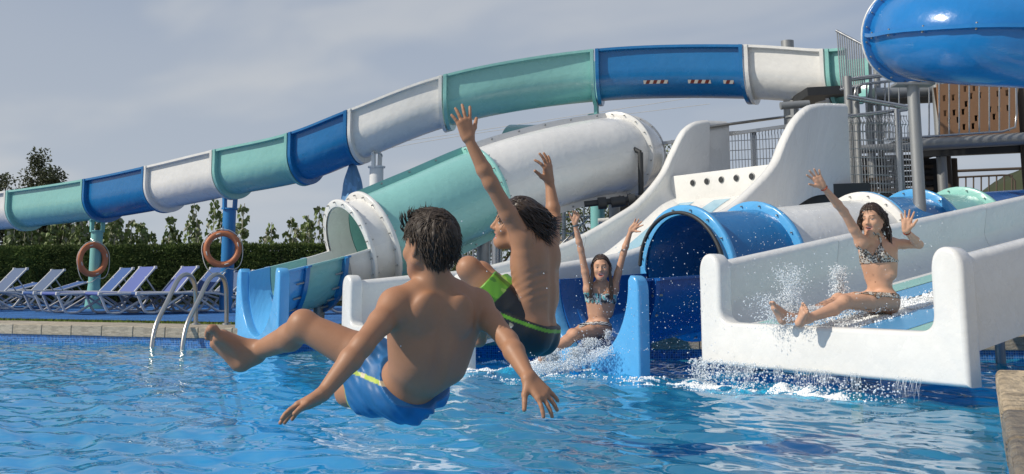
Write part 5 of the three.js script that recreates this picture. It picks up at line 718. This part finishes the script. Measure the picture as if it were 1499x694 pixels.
// --- second boy, arms flung up, black and green shorts
{
  const o = person('laughing boy in black and green swim shorts leaping with both arms raised');
  const shL = P(766, 350, 4.60), shR = P(803, 348, 4.84), neck = P(778, 346, 4.70), headC = P(756, 330, 4.68), chest = P(782, 394, 4.71), waist = P(786, 443, 4.715), pel = P(777, 477, 4.73);
  const cf = axes(V(-0.02, 1, 0.06), V(-0.84, 0.06, -0.50)), wf = axes(V(0.12, 0.98, 0.05), V(-0.84, 0.15, -0.50)), pf = axes(V(0.36, 0.92, 0.10), V(-0.88, 0.34, -0.36)), hf = axes(V(0.16, 0.95, 0.18), V(-0.93, -0.12, 0.06));
  const hb = off(headC, hf, 0, -0.055, -0.02), k = 1.04; const B = new Field(); torso(B, { shL, shR, chest, waist, pelvis: pel, cf, wf, pf, neck, headBase: hb, k });
  const hk = 1.02; head(B, headC, hf, hk, 0.9);
  const elL = P(719, 268, 4.50), wrL = P(686, 203, 4.47); arm(B, shL, elL, wrL, 0.98); hand(B, wrL, P(674, 160, 4.47).sub(wrL), V(-0.45, 0.15, -0.9), { k: 0.98, flip: true }, { curl: [0.05, 0.12, 0.12], spread: 0.42, thumb: 0.85 });
  const elR = P(812, 322, 5.04), wrR = P(805, 266, 5.06); arm(B, shR, elR, wrR, 1.0); hand(B, wrR, P(801, 238, 5.02).sub(wrR), V(-0.8, 0.0, -0.5), { k: 0.98, flip: false }, { curls: [[0.5, 0.3, 0.2], [0.2, 0.2, 0.2], [0.15, 0.2, 0.2], [0.1, 0.2, 0.2]], spread: 0.35, thumb: 0.9 });
  const hipL = P(770, 480, 4.65), knL = P(688, 394, 4.62), anL = P(702, 484, 4.92); leg(B, hipL, knL, anL, 1.02, N3(0.7, -0.5, 0.2)); foot(B, anL, P(703, 499, 4.93), P(676, 508, 5.08), V(-0.1, -1, 0.2), V(0.3, 0, -1), 1.05);
  const hipR = P(786, 474, 4.82), knR = P(706, 400, 4.92), anR = P(722, 478, 5.12); leg(B, hipR, knR, anR, 1.0, N3(0.7, -0.5, 0.2)); foot(B, anR, P(724, 486, 5.13), P(698, 494, 5.25), V(-0.1, -1, 0.2), V(-0.3, 0, 1), 1.0);
  const skin = [0.40, 0.197, 0.108], pts = [shL, shR, headC, chest, pel, elL, wrL, P(668, 147, 4.47), elR, wrR, P(801, 232, 5.05), hipR, knR, anR, knL, anL, P(676, 510, 5.1), P(698, 494, 5.25)];
  // ribs of the stretched side
  const face = headColor(headC, hf, hk, skin, [0.05, 0.03, 0.02], [0.42, 0.17, 0.12], 0.9); const [lo, hi] = bounds(pts, 0.13);
  const rib = (d, x, y, z) => { const px = x - chest.x, py = y - chest.y, pz = z - chest.z, u = px * cf.U.x + py * cf.U.y + pz * cf.U.z, f = px * cf.F.x + py * cf.F.y + pz * cf.F.z, r = px * cf.R.x + py * cf.R.y + pz * cf.R.z; const q = (1 - smooth(0.05, 0.10, Math.abs(u + 0.06))) * (1 - smooth(0.03, 0.07, Math.abs(r + 0.09))); return d + 0.0011 * q * Math.cos((u + f * 0.55) * 2 * Math.PI / 0.034); };
  part('body', B.mesh(lo, hi, 0.0042, rib, skinColor(skin, face)), skinMat, o);
  const Sh = new Field(); Sh.add(fEll(pel, pf, 0.136, 0.112, 0.106), 0.03); for (const s of [-1, 1]) Sh.add(fEll(off(pel, pf, s * 0.06, -0.035, -0.05), pf, 0.084, 0.088, 0.082), 0.04);
  const hemL = hipL.clone().lerp(knL, 0.76), hemR = hipR.clone().lerp(knR, 0.74); Sh.add(fCone(hipL, hemL, 0.098, 0.079), 0.04).add(fCone(hipR, hemR, 0.096, 0.079), 0.04).add(fEll(off(waist, wf, 0, -0.075, 0), wf, 0.128, 0.09, 0.098), 0.05);
  const dL = knL.clone().sub(hipL).normalize(), dR = knR.clone().sub(hipR).normalize(), wn = V(0.34, 0.92, 0.1).normalize(), wp = P(788, 469, 4.70), tL = fCone(hipL.clone().lerp(knL, 0.12), hemL, 0.082, 0.1), tR = fCone(hipR.clone().lerp(knR, 0.12), hemR, 0.082, 0.1), dot = (n, p, x, y, z) => n.x * (x - p.x) + n.y * (y - p.y) + n.z * (z - p.z);
  const post = (d, x, y, z) => { const nl = Math.hypot(x - hemL.x, y - hemL.y, z - hemL.z), nr = Math.hypot(x - hemR.x, y - hemR.y, z - hemR.z); const w = 0.006 * (noise3(x * 30, y * 12, z * 20) - 0.5) + 0.009 * (noise3(x * 14, y * 14, z * 14) - 0.5); const wc = Math.min(dot(wn, wp, x, y, z), Math.min(tL(x, y, z), tR(x, y, z))); return Math.max(d + w, wc, nl < nr ? dot(dL, hemL, x, y, z) : dot(dR, hemR, x, y, z)); };
  const gr = [0.13, 0.36, 0.025], bk = [0.014, 0.015, 0.016];
  const sc = (x, y, z) => { const nl = Math.hypot(x - hemL.x, y - hemL.y, z - hemL.z), nr = Math.hypot(x - hemR.x, y - hemR.y, z - hemR.z), h = nl < nr ? dot(dL, hemL, x, y, z) : dot(dR, hemR, x, y, z), w = dot(wn, wp, x, y, z); if (h > -0.105 + 0.02 * noise3(x * 20, y * 20, 3)) { const q = noise3(x * 28 + y * 30, y * 16, z * 20); return q > 0.66 ? [0.30, 0.50, 0.08] : q < 0.3 ? [0.06, 0.20, 0.02] : gr; } if (w > -0.022 && w < -0.008) return gr; const m = noise3(x * 32, y * 32, z * 32 + 3), flower = h < -0.135 && h > -0.22 && m > 0.62 && z > -4.72; if (flower) return m > 0.7 ? [0.58, 0.56, 0.50] : [0.30, 0.28, 0.20]; return bk; };
  const [sl, sh2] = bounds([pel, hemR, hemL, waist], 0.18); part('swim_shorts', Sh.mesh(sl, sh2, 0.0045, post, sc), clothMat(0.5), o, 'black swim shorts with green hems and piping');
  const zm = (u, r) => u > 0.08 ? 0.088 : u > 0.045 ? 0.074 : u > 0.012 ? 0.030 + (u - 0.012) * 1.2 : -0.004, yb = (f, r) => f > 0.0 ? -0.015 : -0.075;
  const hg = hair(headC, hf, hk, { zmax: zm, ybot: yb, thick: 0.012, lump: 0.006, seed: 14, strands: 800, r0: 0.0034, lift: 0.3, gravity: 0.05, flow: (p, d, r) => [d.x * 0.5 + (r() - 0.5) * 0.3, -0.55 + (r() - 0.5) * 0.2, p[2] > 0.04 ? 0.2 : -0.9], len: (p, r) => p[2] > 0.05 ? 0.05 : 0.07 + 0.04 * r() });
  // wet locks thrown back behind the neck
  const lk = [], tr = rng(19); for (let i = 0; i < 80; i++) { const a = P(752 + tr() * 40, 300 + tr() * 28, 4.66 + (tr() - 0.5) * 0.14), e = P(784 + tr() * 30, 318 + tr() * 16, 4.70 + (tr() - 0.5) * 0.16), m = a.clone().lerp(e, 0.5).add(V(0.01, 0.012 + 0.01 * tr(), 0.02 * (tr() - 0.5))), e2 = e.clone().add(V(0.02 + 0.05 * tr() * tr(), (tr() - 0.45) * 0.03, (tr() - 0.5) * 0.03)); lk.push([new THREE.CatmullRomCurve3([a, m, e, e2]).getPoints(9), 0.0042 + 0.002 * tr()]); }
  part('hair', mergeGeometries([hg, strandMesh(lk).toNonIndexed()]), hairMat(0.042, 0.026, 0.017, 0.32), o, 'wet dark brown hair swept back');
}
// --- girls
function bikiniPart(name, B, lo, hi, region, thick, color, o, label) { return part(name, B.mesh(lo, hi, 0.0034, (d, x, y, z) => Math.max(d - thick, region(x, y, z)), color), clothMat(0.55), o, label); }
const locOf = (c, fr) => (x, y, z) => { const px = x - c.x, py = y - c.y, pz = z - c.z; return [px * fr.R.x + py * fr.R.y + pz * fr.R.z, px * fr.U.x + py * fr.U.y + pz * fr.U.z, px * fr.F.x + py * fr.F.y + pz * fr.F.z]; };
{ // girl on the wide white slide
  const o = person('smiling girl in spotted bikini sitting on the wide white slide, both hands raised');
  const shL = P(1305, 357, 7.98), shR = P(1262, 355, 7.82), neck = P(1284, 352, 7.93), headC = P(1277, 322.5, 7.88), chest = P(1286, 378, 7.93), waist = P(1288, 413, 7.97), pel = P(1290, 440, 8.0);
  const fwd = V(-0.66, 0, 0.75), cf = axes(V(-0.04, 1, -0.05), fwd), wf = cf, pf = axes(V(0.05, 1, -0.1), fwd), hf = axes(V(-0.06, 1, 0.0), V(-0.62, -0.10, 0.78));
  const hb = off(headC, hf, 0, -0.055, -0.02), k = 0.98, B = new Field(); torso(B, { shL, shR, chest, waist, pelvis: pel, cf, wf, pf, neck, headBase: hb, k, girl: true });
  for (const s of [-1, 1]) B.add(fBall(off(chest, cf, s * 0.052, 0.018, 0.062), 0.040), 0.03);
  const hk = 1.04; head(B, headC, hf, hk, 0.75);
  const elR = P(1236, 310, 7.72), wrR = P(1205, 273, 7.62); arm(B, shR, elR, wrR, 0.94); hand(B, wrR, P(1190, 250, 7.58).sub(wrR), V(-0.2, 0.1, 1), { k: 1.0, flip: true }, { curl: [0.0, 0.05, 0.05], spread: 0.42, thumb: 0.9 });
  const elL = P(1346, 358, 7.96), wrL = P(1327, 338, 7.70); arm(B, shL, elL, wrL, 0.94); hand(B, wrL, P(1329, 302, 7.66).sub(wrL), V(-0.35, 0.0, 1), { k: 1.0, flip: false }, { curl: [0.0, 0.05, 0.05], spread: 0.34, thumb: 0.75 });
  const hipR = off(pel, pf, 0.075, -0.01, 0.03), hipL = off(pel, pf, -0.075, -0.01, 0.03);
  const knL = P(1236, 443, 7.68), anL = P(1184, 466, 7.52); leg(B, hipL, knL, anL, 0.97, V(0, -1, 0)); foot(B, anL, P(1170, 473, 7.48), P(1180, 447, 7.42), V(-0.85, -0.25, 0.45), V(-0.4, 0, -1), 1.05);
  const knR = P(1228, 440, 7.95), anR = P(1158, 466, 7.72); leg(B, hipR, knR, anR, 0.97, V(0, -1, 0)); foot(B, anR, P(1146, 470, 7.70), P(1129, 441, 7.62), V(-0.9, -0.2, 0.35), V(0.3, 0, 1), 1.05);
  const skin = [0.60, 0.335, 0.215], pts = [shL, shR, headC, chest, pel, elL, wrL, P(1330, 292, 7.65), elR, wrR, P(1186, 242, 7.58), hipL, hipR, knL, knR, anL, anR, P(1126, 440, 7.6), P(1180, 445, 7.4)];
  const [lo, hi] = bounds(pts, 0.12), face = headColor(headC, hf, hk, skin, [0.09, 0.055, 0.035], [0.50, 0.22, 0.17], 0.75);
  part('body', B.mesh(lo, hi, 0.0042, null, skinColor(skin, face, (x, y, z) => { const q = locOf(waist, wf)(x, y, z); return Math.hypot(q[0], q[1] + 0.0) < 0.006 && q[2] > 0.05 ? [0.28, 0.13, 0.08] : null; })), skinMat, o);
  const leo = (x, y, z) => { const n = noise3(x * 140, y * 140, z * 140), m = noise3(x * 90 + 7, y * 90, z * 90); return n > 0.56 ? [0.05, 0.04, 0.035] : m > 0.6 ? [0.32, 0.17, 0.08] : [0.62, 0.58, 0.52]; };
  const cl = locOf(chest, cf), pl = locOf(pel, pf), [bl, bh] = bounds([chest], 0.20), [pl0, ph0] = bounds([pel], 0.22);
  bikiniPart('bikini_top', B, bl, bh, (x, y, z) => { const [r, u, f] = cl(x, y, z), a = Math.abs(r); const cup = Math.max(Math.abs(a - 0.056) * 1.0 + (u - 0.085) * 0.62 - 0.012, -0.038 - u, 0.0 - f), band = Math.max(Math.abs(u + 0.030) - 0.0095, a - 0.3), strap = Math.max(Math.abs(a - 0.062 + (u - 0.09) * 0.16) - 0.0055, 0.06 - u, u - 0.19, -f - 0.02); return Math.min(cup, band, strap); }, 0.0045, leo, o, 'leopard spotted bikini top');
  bikiniPart('bikini_bottom', B, pl0, ph0, (x, y, z) => { const [r, u, f] = pl(x, y, z), a = Math.abs(r); return Math.max(u - 0.045 - 0.02 * a, -(u + 0.10 - 0.0), 0.012 - u - 0.14 * (1 - a / 0.09) * (a < 0.09 ? 1 : 0), a - 0.3); }, 0.006, leo, o, 'leopard spotted bikini bottom');
  const zm = (u, r) => u > 0.085 ? 0.072 : u > 0.03 ? 0.058 - r * 0.35 + (u - 0.03) * 0.3 : 0.006, yb = () => -0.09;
  const keep = q => { const d = B.eval(B.ops, q.x, q.y, q.z); if (d < 0.006) q.addScaledVector(cf.F, -0.004).addScaledVector(V(0.3, 0, -0.6), 0.01); };
  const hg = hair(headC, hf, hk, { zmax: zm, ybot: yb, thick: 0.010, lump: 0.005, seed: 24, strands: 620, r0: 0.0034, lift: 0.1, gravity: 0.3, flow: (p, d, r) => [d.x * 0.5, -0.9 + 0.5 * smooth(0.08, 0.12, p[1]), -0.7], len: (p, r) => (p[2] < 0.0 ? 0.07 + 0.03 * r() : 0.06) });
  const lk = [], tr = rng(29); for (let i = 0; i < 90; i++) { const s = tr() < 0.72 ? 1 : 0; const a = s ? P(1290 + tr() * 10, 308 + tr() * 14, 7.90 + (tr() - 0.3) * 0.1) : P(1258 + tr() * 6, 312 + tr() * 10, 7.84), b = s ? P(1298 + tr() * 6, 340, 7.93 + (tr() - 0.4) * 0.1) : P(1255 + tr() * 6, 336, 7.86), c = s ? P(1298 + tr() * 9, 362, 7.92 + (tr() - 0.4) * 0.1) : P(1258 + tr() * 8, 350, 7.88), d = s ? P(1299 + tr() * 9, 376 + 14 * tr(), 7.90 + (tr() - 0.4) * 0.1) : P(1262 + tr() * 6, 360, 7.9); const pts2 = new THREE.CatmullRomCurve3([a, b, c, d]).getPoints(12); pts2.forEach((p, j) => { p.x += 0.008 * Math.sin(j * 1.1 + i); p.z += 0.006 * Math.cos(j * 1.3 + i * 2); }); lk.push([pts2, 0.0065]); }
  part('hair', mergeGeometries([hg, strandMesh(lk).toNonIndexed()]), hairMat(0.045, 0.024, 0.014, 0.32), o, 'long wet brown hair over one shoulder');
  // bracelets
  const br = (w, e, m, rr, nm) => { const d = e.clone().sub(w).normalize(), g = new THREE.TorusGeometry(rr, 0.005, 6, 20); g.applyQuaternion(new THREE.Quaternion().setFromUnitVectors(V(0, 0, 1), d)); const c = w.clone().addScaledVector(d, 0.018); g.translate(c.x, c.y, c.z); part(nm, g, m, o); }; br(wrR, elR, plain(0.40, 0.07, 0.03, 0.7), 0.0245, 'bracelet'); br(wrL, elL, plain(0.30, 0.06, 0.03, 0.7), 0.0255, 'bracelet');
}
{ // girl on the blue tube slide
  const o = person('laughing girl in patterned bikini coming out of the blue tube slide, arms up');
  const shR = P(862, 424, 9.62), shL = P(899, 423, 9.68), neck = P(881, 419, 9.67), headC = P(880.5, 393, 9.62), chest = P(880, 439, 9.68), waist = P(877, 463, 9.70), pel = P(876, 481, 9.72);
  const fwd = V(-0.22, 0, 0.97), cf = axes(V(0.05, 1, -0.08), fwd), wf = axes(V(0.1, 1, -0.08), V(-0.4, 0, 0.9)), pf = axes(V(0.06, 1, -0.2), V(-0.62, 0, 0.78)), hf = axes(V(-0.03, 1, -0.03), V(-0.12, -0.02, 0.99));
  const hb = off(headC, hf, 0, -0.055, -0.02), k = 0.92, B = new Field(); torso(B, { shL, shR, chest, waist, pelvis: pel, cf, wf, pf, neck, headBase: hb, k, girl: true });
  for (const s of [-1, 1]) B.add(fBall(off(chest, cf, s * 0.046, 0.022, 0.058), 0.034), 0.03);
  const hk = 1.03; head(B, headC, hf, hk, 1.0);
  const elR = P(851, 366, 9.58), wrR = P(842, 327, 9.55); arm(B, shR, elR, wrR, 0.88); hand(B, wrR, P(846, 311, 9.52).sub(wrR), V(-0.3, 0.2, 1), { k: 0.92, flip: true }, { curl: [0.5, 0.5, 0.3], spread: 0.3, thumb: 0.8 });
  const elL = P(913, 371, 9.66), wrL = P(924, 337, 9.62); arm(B, shL, elL, wrL, 0.88); hand(B, wrL, P(938, 323, 9.56).sub(wrL), V(-0.3, 0.1, 1), { k: 0.92, flip: false }, { curl: [0.1, 0.15, 0.1], spread: 0.45, thumb: 1.0 });
  const hipR = off(pel, pf, 0.07, -0.01, 0.03), hipL = off(pel, pf, -0.07, -0.01, 0.03);
  const knL = P(842, 491, 9.40), anL = P(803, 516, 9.18); leg(B, hipL, knL, anL, 0.92, V(0, -1, 0)); foot(B, anL, P(793, 527, 9.15), P(791, 500, 9.10), V(-0.7, -0.2, 0.7), V(-0.5, 0, -1), 1.0);
  const knR = P(838, 490, 9.58), anR = P(808, 510, 9.36); leg(B, hipR, knR, anR, 0.92, V(0, -1, 0)); foot(B, anR, P(800, 518, 9.34), P(797, 496, 9.30), V(-0.7, -0.2, 0.7), V(0.5, 0, 1), 1.0);
  const skin = [0.56, 0.30, 0.185], pts = [shL, shR, headC, chest, pel, elL, wrL, P(941, 320, 9.6), elR, wrR, P(848, 308, 9.5), hipL, hipR, knL, knR, anL, anR, P(789, 498, 9.1)];
  const [lo, hi] = bounds(pts, 0.12), face = headColor(headC, hf, hk, skin, [0.08, 0.05, 0.03], [0.50, 0.18, 0.15], 1.0);
  part('body', B.mesh(lo, hi, 0.0045, null, skinColor(skin, face, (x, y, z) => { const q = locOf(waist, wf)(x, y, z); return Math.hypot(q[0], q[1] + 0.01) < 0.006 && q[2] > 0.05 ? [0.26, 0.12, 0.07] : null; })), skinMat, o);
  const zeb = (x, y, z) => { const n = Math.sin(y * 420 + 7 * noise3(x * 40, y * 40, z * 40)) ; return n > 0.1 ? [0.03, 0.03, 0.035] : [0.60, 0.59, 0.57]; }, top = (x, y, z) => { const n = noise3(x * 70, y * 26, z * 70); return n > 0.6 ? [0.10, 0.42, 0.42] : n > 0.46 ? [0.58, 0.58, 0.57] : [0.04, 0.045, 0.05]; };
  const cl = locOf(chest, cf), pl = locOf(pel, pf), [bl, bh] = bounds([chest], 0.18), [pl0, ph0] = bounds([pel], 0.20);
  bikiniPart('bikini_top', B, bl, bh, (x, y, z) => { const [r, u, f] = cl(x, y, z), a = Math.abs(r); return Math.max(u - 0.052 + (f < 0 ? 0.04 : 0), -0.030 - u + 0.008 * Math.sin(r * 160) - (a < 0.03 ? 0.008 : 0), a - 0.2); }, 0.006, top, o, 'black, white and turquoise patterned bandeau top');
  bikiniPart('bikini_bottom', B, pl0, ph0, (x, y, z) => { const [r, u, f] = pl(x, y, z), a = Math.abs(r); return Math.max(u - 0.045, 0.012 - u - 0.14 * (1 - a / 0.09) * (a < 0.09 ? 1 : 0), -u - 0.1); }, 0.006, zeb, o, 'zebra striped bikini bottom');
  const zm = (u, r) => u > 0.085 ? 0.070 : u > 0.03 ? 0.055 - r * 0.35 + (u - 0.03) * 0.3 : 0.0, yb = () => -0.085;
  const hg = hair(headC, hf, hk, { zmax: zm, ybot: yb, thick: 0.007, lump: 0.003, seed: 34, strands: 420, r0: 0.0034, lift: 0.2, gravity: 0.12, flow: (p, d, r) => [d.x * 0.5, -0.9 + 0.5 * smooth(0.08, 0.12, p[1]), -0.7], len: (p, r) => (p[2] < 0.0 ? 0.06 : 0.05) });
  const lk = [], tr = rng(39); for (let i = 0; i < 60; i++) { const s = tr() < 0.7 ? -1 : 1; const a = P(880.5 + s * (8 + tr() * 3), 382 + tr() * 6, 9.62), b = P(880.5 + s * (12 + tr() * 5), 412, 9.57), c = P(880.5 + s * (12 + tr() * 6), 428, 9.56), d = P(880.5 + s * (12 + tr() * 6), 434 + 10 * tr(), 9.56); lk.push([new THREE.CatmullRomCurve3([a, b, c, d]).getPoints(10), 0.0055]); }
  part('hair', mergeGeometries([hg, strandMesh(lk).toNonIndexed()]), hairMat(0.06, 0.032, 0.018, 0.32), o, 'long wet brown hair falling over the shoulder');
  const d = elR.clone().sub(wrR).normalize(), g = new THREE.TorusGeometry(0.023, 0.006, 6, 20); g.applyQuaternion(new THREE.Quaternion().setFromUnitVectors(V(0, 0, 1), d)); const c = wrR.clone().addScaledVector(d, 0.02); g.translate(c.x, c.y, c.z); part('bracelet', g, plain(0.05, 0.12, 0.16, 0.6), o);
}
// ------------------------------------------------------------------ splashes, spray and foam
const dropMat = new THREE.MeshPhysicalMaterial({ roughness: 0.18, transmission: 0.45, thickness: 0, ior: 1.33 }); dropMat.color.setRGB(0.93, 0.96, 0.98);
const foamMat = plain(0.86, 0.89, 0.91, 0.5);
const dropGeo = new THREE.IcosahedronGeometry(1, 1);
function cloud(name, label, category, pts, mat) { // pts: [position, radius, stretch vector or null]
  const m = new THREE.InstancedMesh(dropGeo, mat, pts.length), q = new THREE.Quaternion(), M4 = new THREE.Matrix4(); m.name = numbered(name); m.userData = { label, category, kind: 'stuff' };
  pts.forEach(([p, r, s], i) => { let sc = V(r, r, r); q.identity(); if (s) { const l = s.length(); q.setFromUnitVectors(V(0, 1, 0), s.clone().normalize()); sc = V(r, r * l, r); } M4.compose(p, q, sc); m.setMatrixAt(i, M4); }); m.castShadow = m.receiveShadow = true; scene.add(m);
}
const gauss = r => (r() + r() + r() + r() - 2) * 0.866;
{
  const r = rng(501), a = [], size = () => 0.0014 + 0.005 * Math.pow(r(), 3.4);
  // plumes thrown up behind the feet of the girl on the wide slide: streams that leave a point and arc
  const plume = (c, n, up, spread, list, sz = 1, reach = 0.5) => { for (let j = 0; j < n; j++) { const v = V(gauss(r) * spread.x + up.x, up.y * (0.35 + 0.75 * r()), gauss(r) * spread.z + up.z), T = reach * Math.pow(r(), 0.7), m = 2 + Math.floor(r() * 5); for (let k = 0; k < m; k++) { const t = T * (0.5 + 0.5 * k / m), p = c.clone().addScaledVector(v, t).add(V(gauss(r) * 0.012, -4.9 * t * t + gauss(r) * 0.012, gauss(r) * 0.012)); if (p.y < c.y - 0.06) continue; list.push([p, size() * sz, r() < 0.35 ? v.clone().add(V(0, -9.8 * t, 0)).multiplyScalar(0.6 + r()).clampLength(1, 2.6) : null]); } } };
  const c1 = P(1165, 468, 7.75), c2 = P(1232, 440, 8.05);
  plume(c1, 1000, V(-0.15, 2.6, 0), V(0.55, 0, 0.5), a, 0.95, 0.42); plume(P(1140, 472, 7.8), 420, V(-0.35, 1.9, 0), V(0.6, 0, 0.4), a, 0.9, 0.4); plume(c2, 1100, V(-0.05, 2.1, -0.05), V(0.32, 0, 0.25), a, 1.05, 0.36); plume(P(1195, 462, 7.7), 460, V(0, 1.1, 0), V(0.5, 0, 0.4), a, 0.9, 0.3);
  for (let i = 0; i < 900; i++) { const t = r(); a.push([P(mix(1150, 1300, t) + gauss(r) * 10, mix(470, 452, t) + gauss(r) * 6 - 2, 7.6 + 0.25 * t + gauss(r) * 0.1), size() * 1.2, null]); }
  cloud('water_splash', 'white water thrown up round the legs of the girl on the wide slide', 'splash', a, dropMat);
  // wake of white water on the slide floor
  const w = [], flo = L => 0.43 + 0.168 * Math.max(0, L - 1.15); for (let i = 0; i < 5200; i++) { const L = 1.2 + 2.9 * Math.pow(r(), 1.1), wc = 3.22 + 0.02 * (L - 1.2) + gauss(r) * (0.16 + 0.02 * L), n = fbm(L * 5, wc * 9, 4, 3); if (n < 0.44 + 0.25 * Math.abs(wc - 3.22)) continue; w.push([S(L, flo(L) + 0.008 + 0.02 * (n - 0.4) * r(), wc), 0.004 + 0.008 * r() * r(), null]); }
  for (let i = 0; i < 1600; i++) { const L = 1.25 + 1.2 * r(), wc = 3.0 + gauss(r) * 0.32; w.push([S(L, flo(L) + 0.010 + 0.03 * r() * r(), wc), 0.003 + 0.006 * r() * r(), null]); }
  cloud('water_foam', 'foaming water running down the floor of the wide slide', 'foam', w, foamMat);
  // girl in the blue slide
  const b = []; const d1 = P(870, 505, 9.35), d2 = P(815, 528, 9.15); plume(d1, 800, V(-0.25, 1.0, 0.3), V(0.7, 0, 0.35), b, 1.0, 0.3); plume(d2, 950, V(-0.35, 1.3, 0.25), V(0.7, 0, 0.4), b, 1.0, 0.32); plume(P(890, 496, 9.45), 200, V(0.1, 1.2, 0.1), V(0.35, 0, 0.25), b, 0.9, 0.22); plume(P(846, 520, 9.1), 640, V(-0.2, 1.0, 0.2), V(0.6, 0, 0.4), b, 1.1, 0.25);
  for (let i = 0; i < 4200; i++) { const t = r(), e = P(mix(782, 893, t) + gauss(r) * 12, mix(540, 512, t * t) + gauss(r) * 9, 9.1 + gauss(r) * 0.18); if (e.y < -0.02) e.y = 0.01 * r(); b.push([e, size() * 1.3, null]); }
  cloud('water_splash', 'splash of white water under the girl at the end of the blue slide', 'splash', b, dropMat);
  // fine spray hanging between the slides
  const s = []; for (let i = 0; i < 1000; i++) { const px = 840 + 320 * r(), py = 330 + 190 * Math.pow(r(), 0.7), Zd = 8.2 + 1.1 * r(), rad = 0.0016 + 0.004 * Math.pow(r(), 3); if (Math.hypot(px - 881, py - 395) < 24) continue; s.push([P(px, py, Zd), rad, null]); } for (let i = 0; i < 420; i++) s.push([P(1090 + 300 * r(), 300 + 170 * r(), 7.4 + 0.8 * r()), 0.0016 + 0.003 * Math.pow(r(), 3), null]); cloud('water_spray', 'fine drops of spray in the air around the slide ends', 'spray', s, dropMat);
}
{ // water pouring off the wide lip
  const r = rng(601), st = [], dr = []; for (let i = 0; i < 300; i++) { const w = 2.12 + 2.0 * Math.pow(r(), 1.15), heavy = w < 2.9 - 0.3 * r(); if (fbm(w * 7, 1, 1, 2) < 0.42) continue; const L = 1.0 - 0.015 * r(), a = S(L, 0.17 + 0.01 * r(), w), pts = []; const n = 6, fall = 0.17 * (0.5 + 0.55 * r()), fwd = (heavy ? 0.10 : 0.02) * r(); for (let k = 0; k <= n; k++) { const t = k / n, p = S(L - fwd * t, 0.17 - fall * t * t * 0.9 - fall * 0.1 * t, w + 0.012 * Math.sin(t * 5 + i)); pts.push(p); } st.push([pts, heavy ? 0.0016 + 0.003 * r() * r() : 0.0009 + 0.0012 * r()]); }
  for (let i = 0; i < 1500; i++) { const w = 2.12 + 1.9 * Math.pow(r(), 2.6), L = 0.98 - 0.12 * Math.abs(gauss(r)) * (w < 2.9 ? 1.4 : 0.6); dr.push([S(L, 0.16 * r() * (w < 2.9 ? 1.15 : 0.8), w), 0.0025 + 0.0065 * Math.pow(r(), 3), null]); }
  const m = finish(new THREE.Mesh(strandMesh(st), dropMat)); m.name = numbered('falling_water'); m.userData = { label: 'thin curtain of water falling from the wide white lip', category: 'water', kind: 'stuff' }; scene.add(m);
  cloud('water_splash', 'small splashes below the lip of the wide white slide', 'splash', dr, dropMat);
  // foam lying on the pool where the slides empty
  const f = [], add = (x, z, k) => { const q = waterY(x, z); f.push([V(x, q + 0.002, z), (0.003 + 0.008 * r() * r()) * k, V(0.35 * 1, 0, 0).length() ? null : null]); };
  const patch = (L0, w0, sl, sw, n, thr, k = 1) => { for (let i = 0; i < n; i++) { const L = L0 + gauss(r) * sl, w = w0 + gauss(r) * sw, p = S(L, 0, w), nn = fbm(p.x * 6 + 0.6 * fbm(p.x * 3, p.z * 3, 2), p.z * 10, 6, 4); if (nn < thr) continue; add(p.x, p.z, k); } };
  patch(0.85, 2.45, 0.16, 0.35, 5200, 0.44); patch(0.90, 3.2, 0.09, 0.55, 4200, 0.47); patch(0.45, 0.75, 0.42, 0.45, 6500, 0.47); patch(0.0, 0.2, 0.4, 0.6, 5200, 0.52); patch(0.6, 2.2, 0.3, 0.5, 3000, 0.55);
  cloud('pool_foam', 'white foam and bubbles on the pool below the slides', 'foam', f, foamMat);
  // stray drops off the boys
  const s = []; for (let i = 0; i < 40; i++) s.push([P(560 + 250 * r(), 320 + 260 * r(), 3.6 + 0.8 * r()), 0.0012 + 0.0015 * r(), null]); cloud('water_drops', 'small drops of water flying off the two leaping boys', 'spray', s, dropMat);
}
renderer.render(scene, camera);
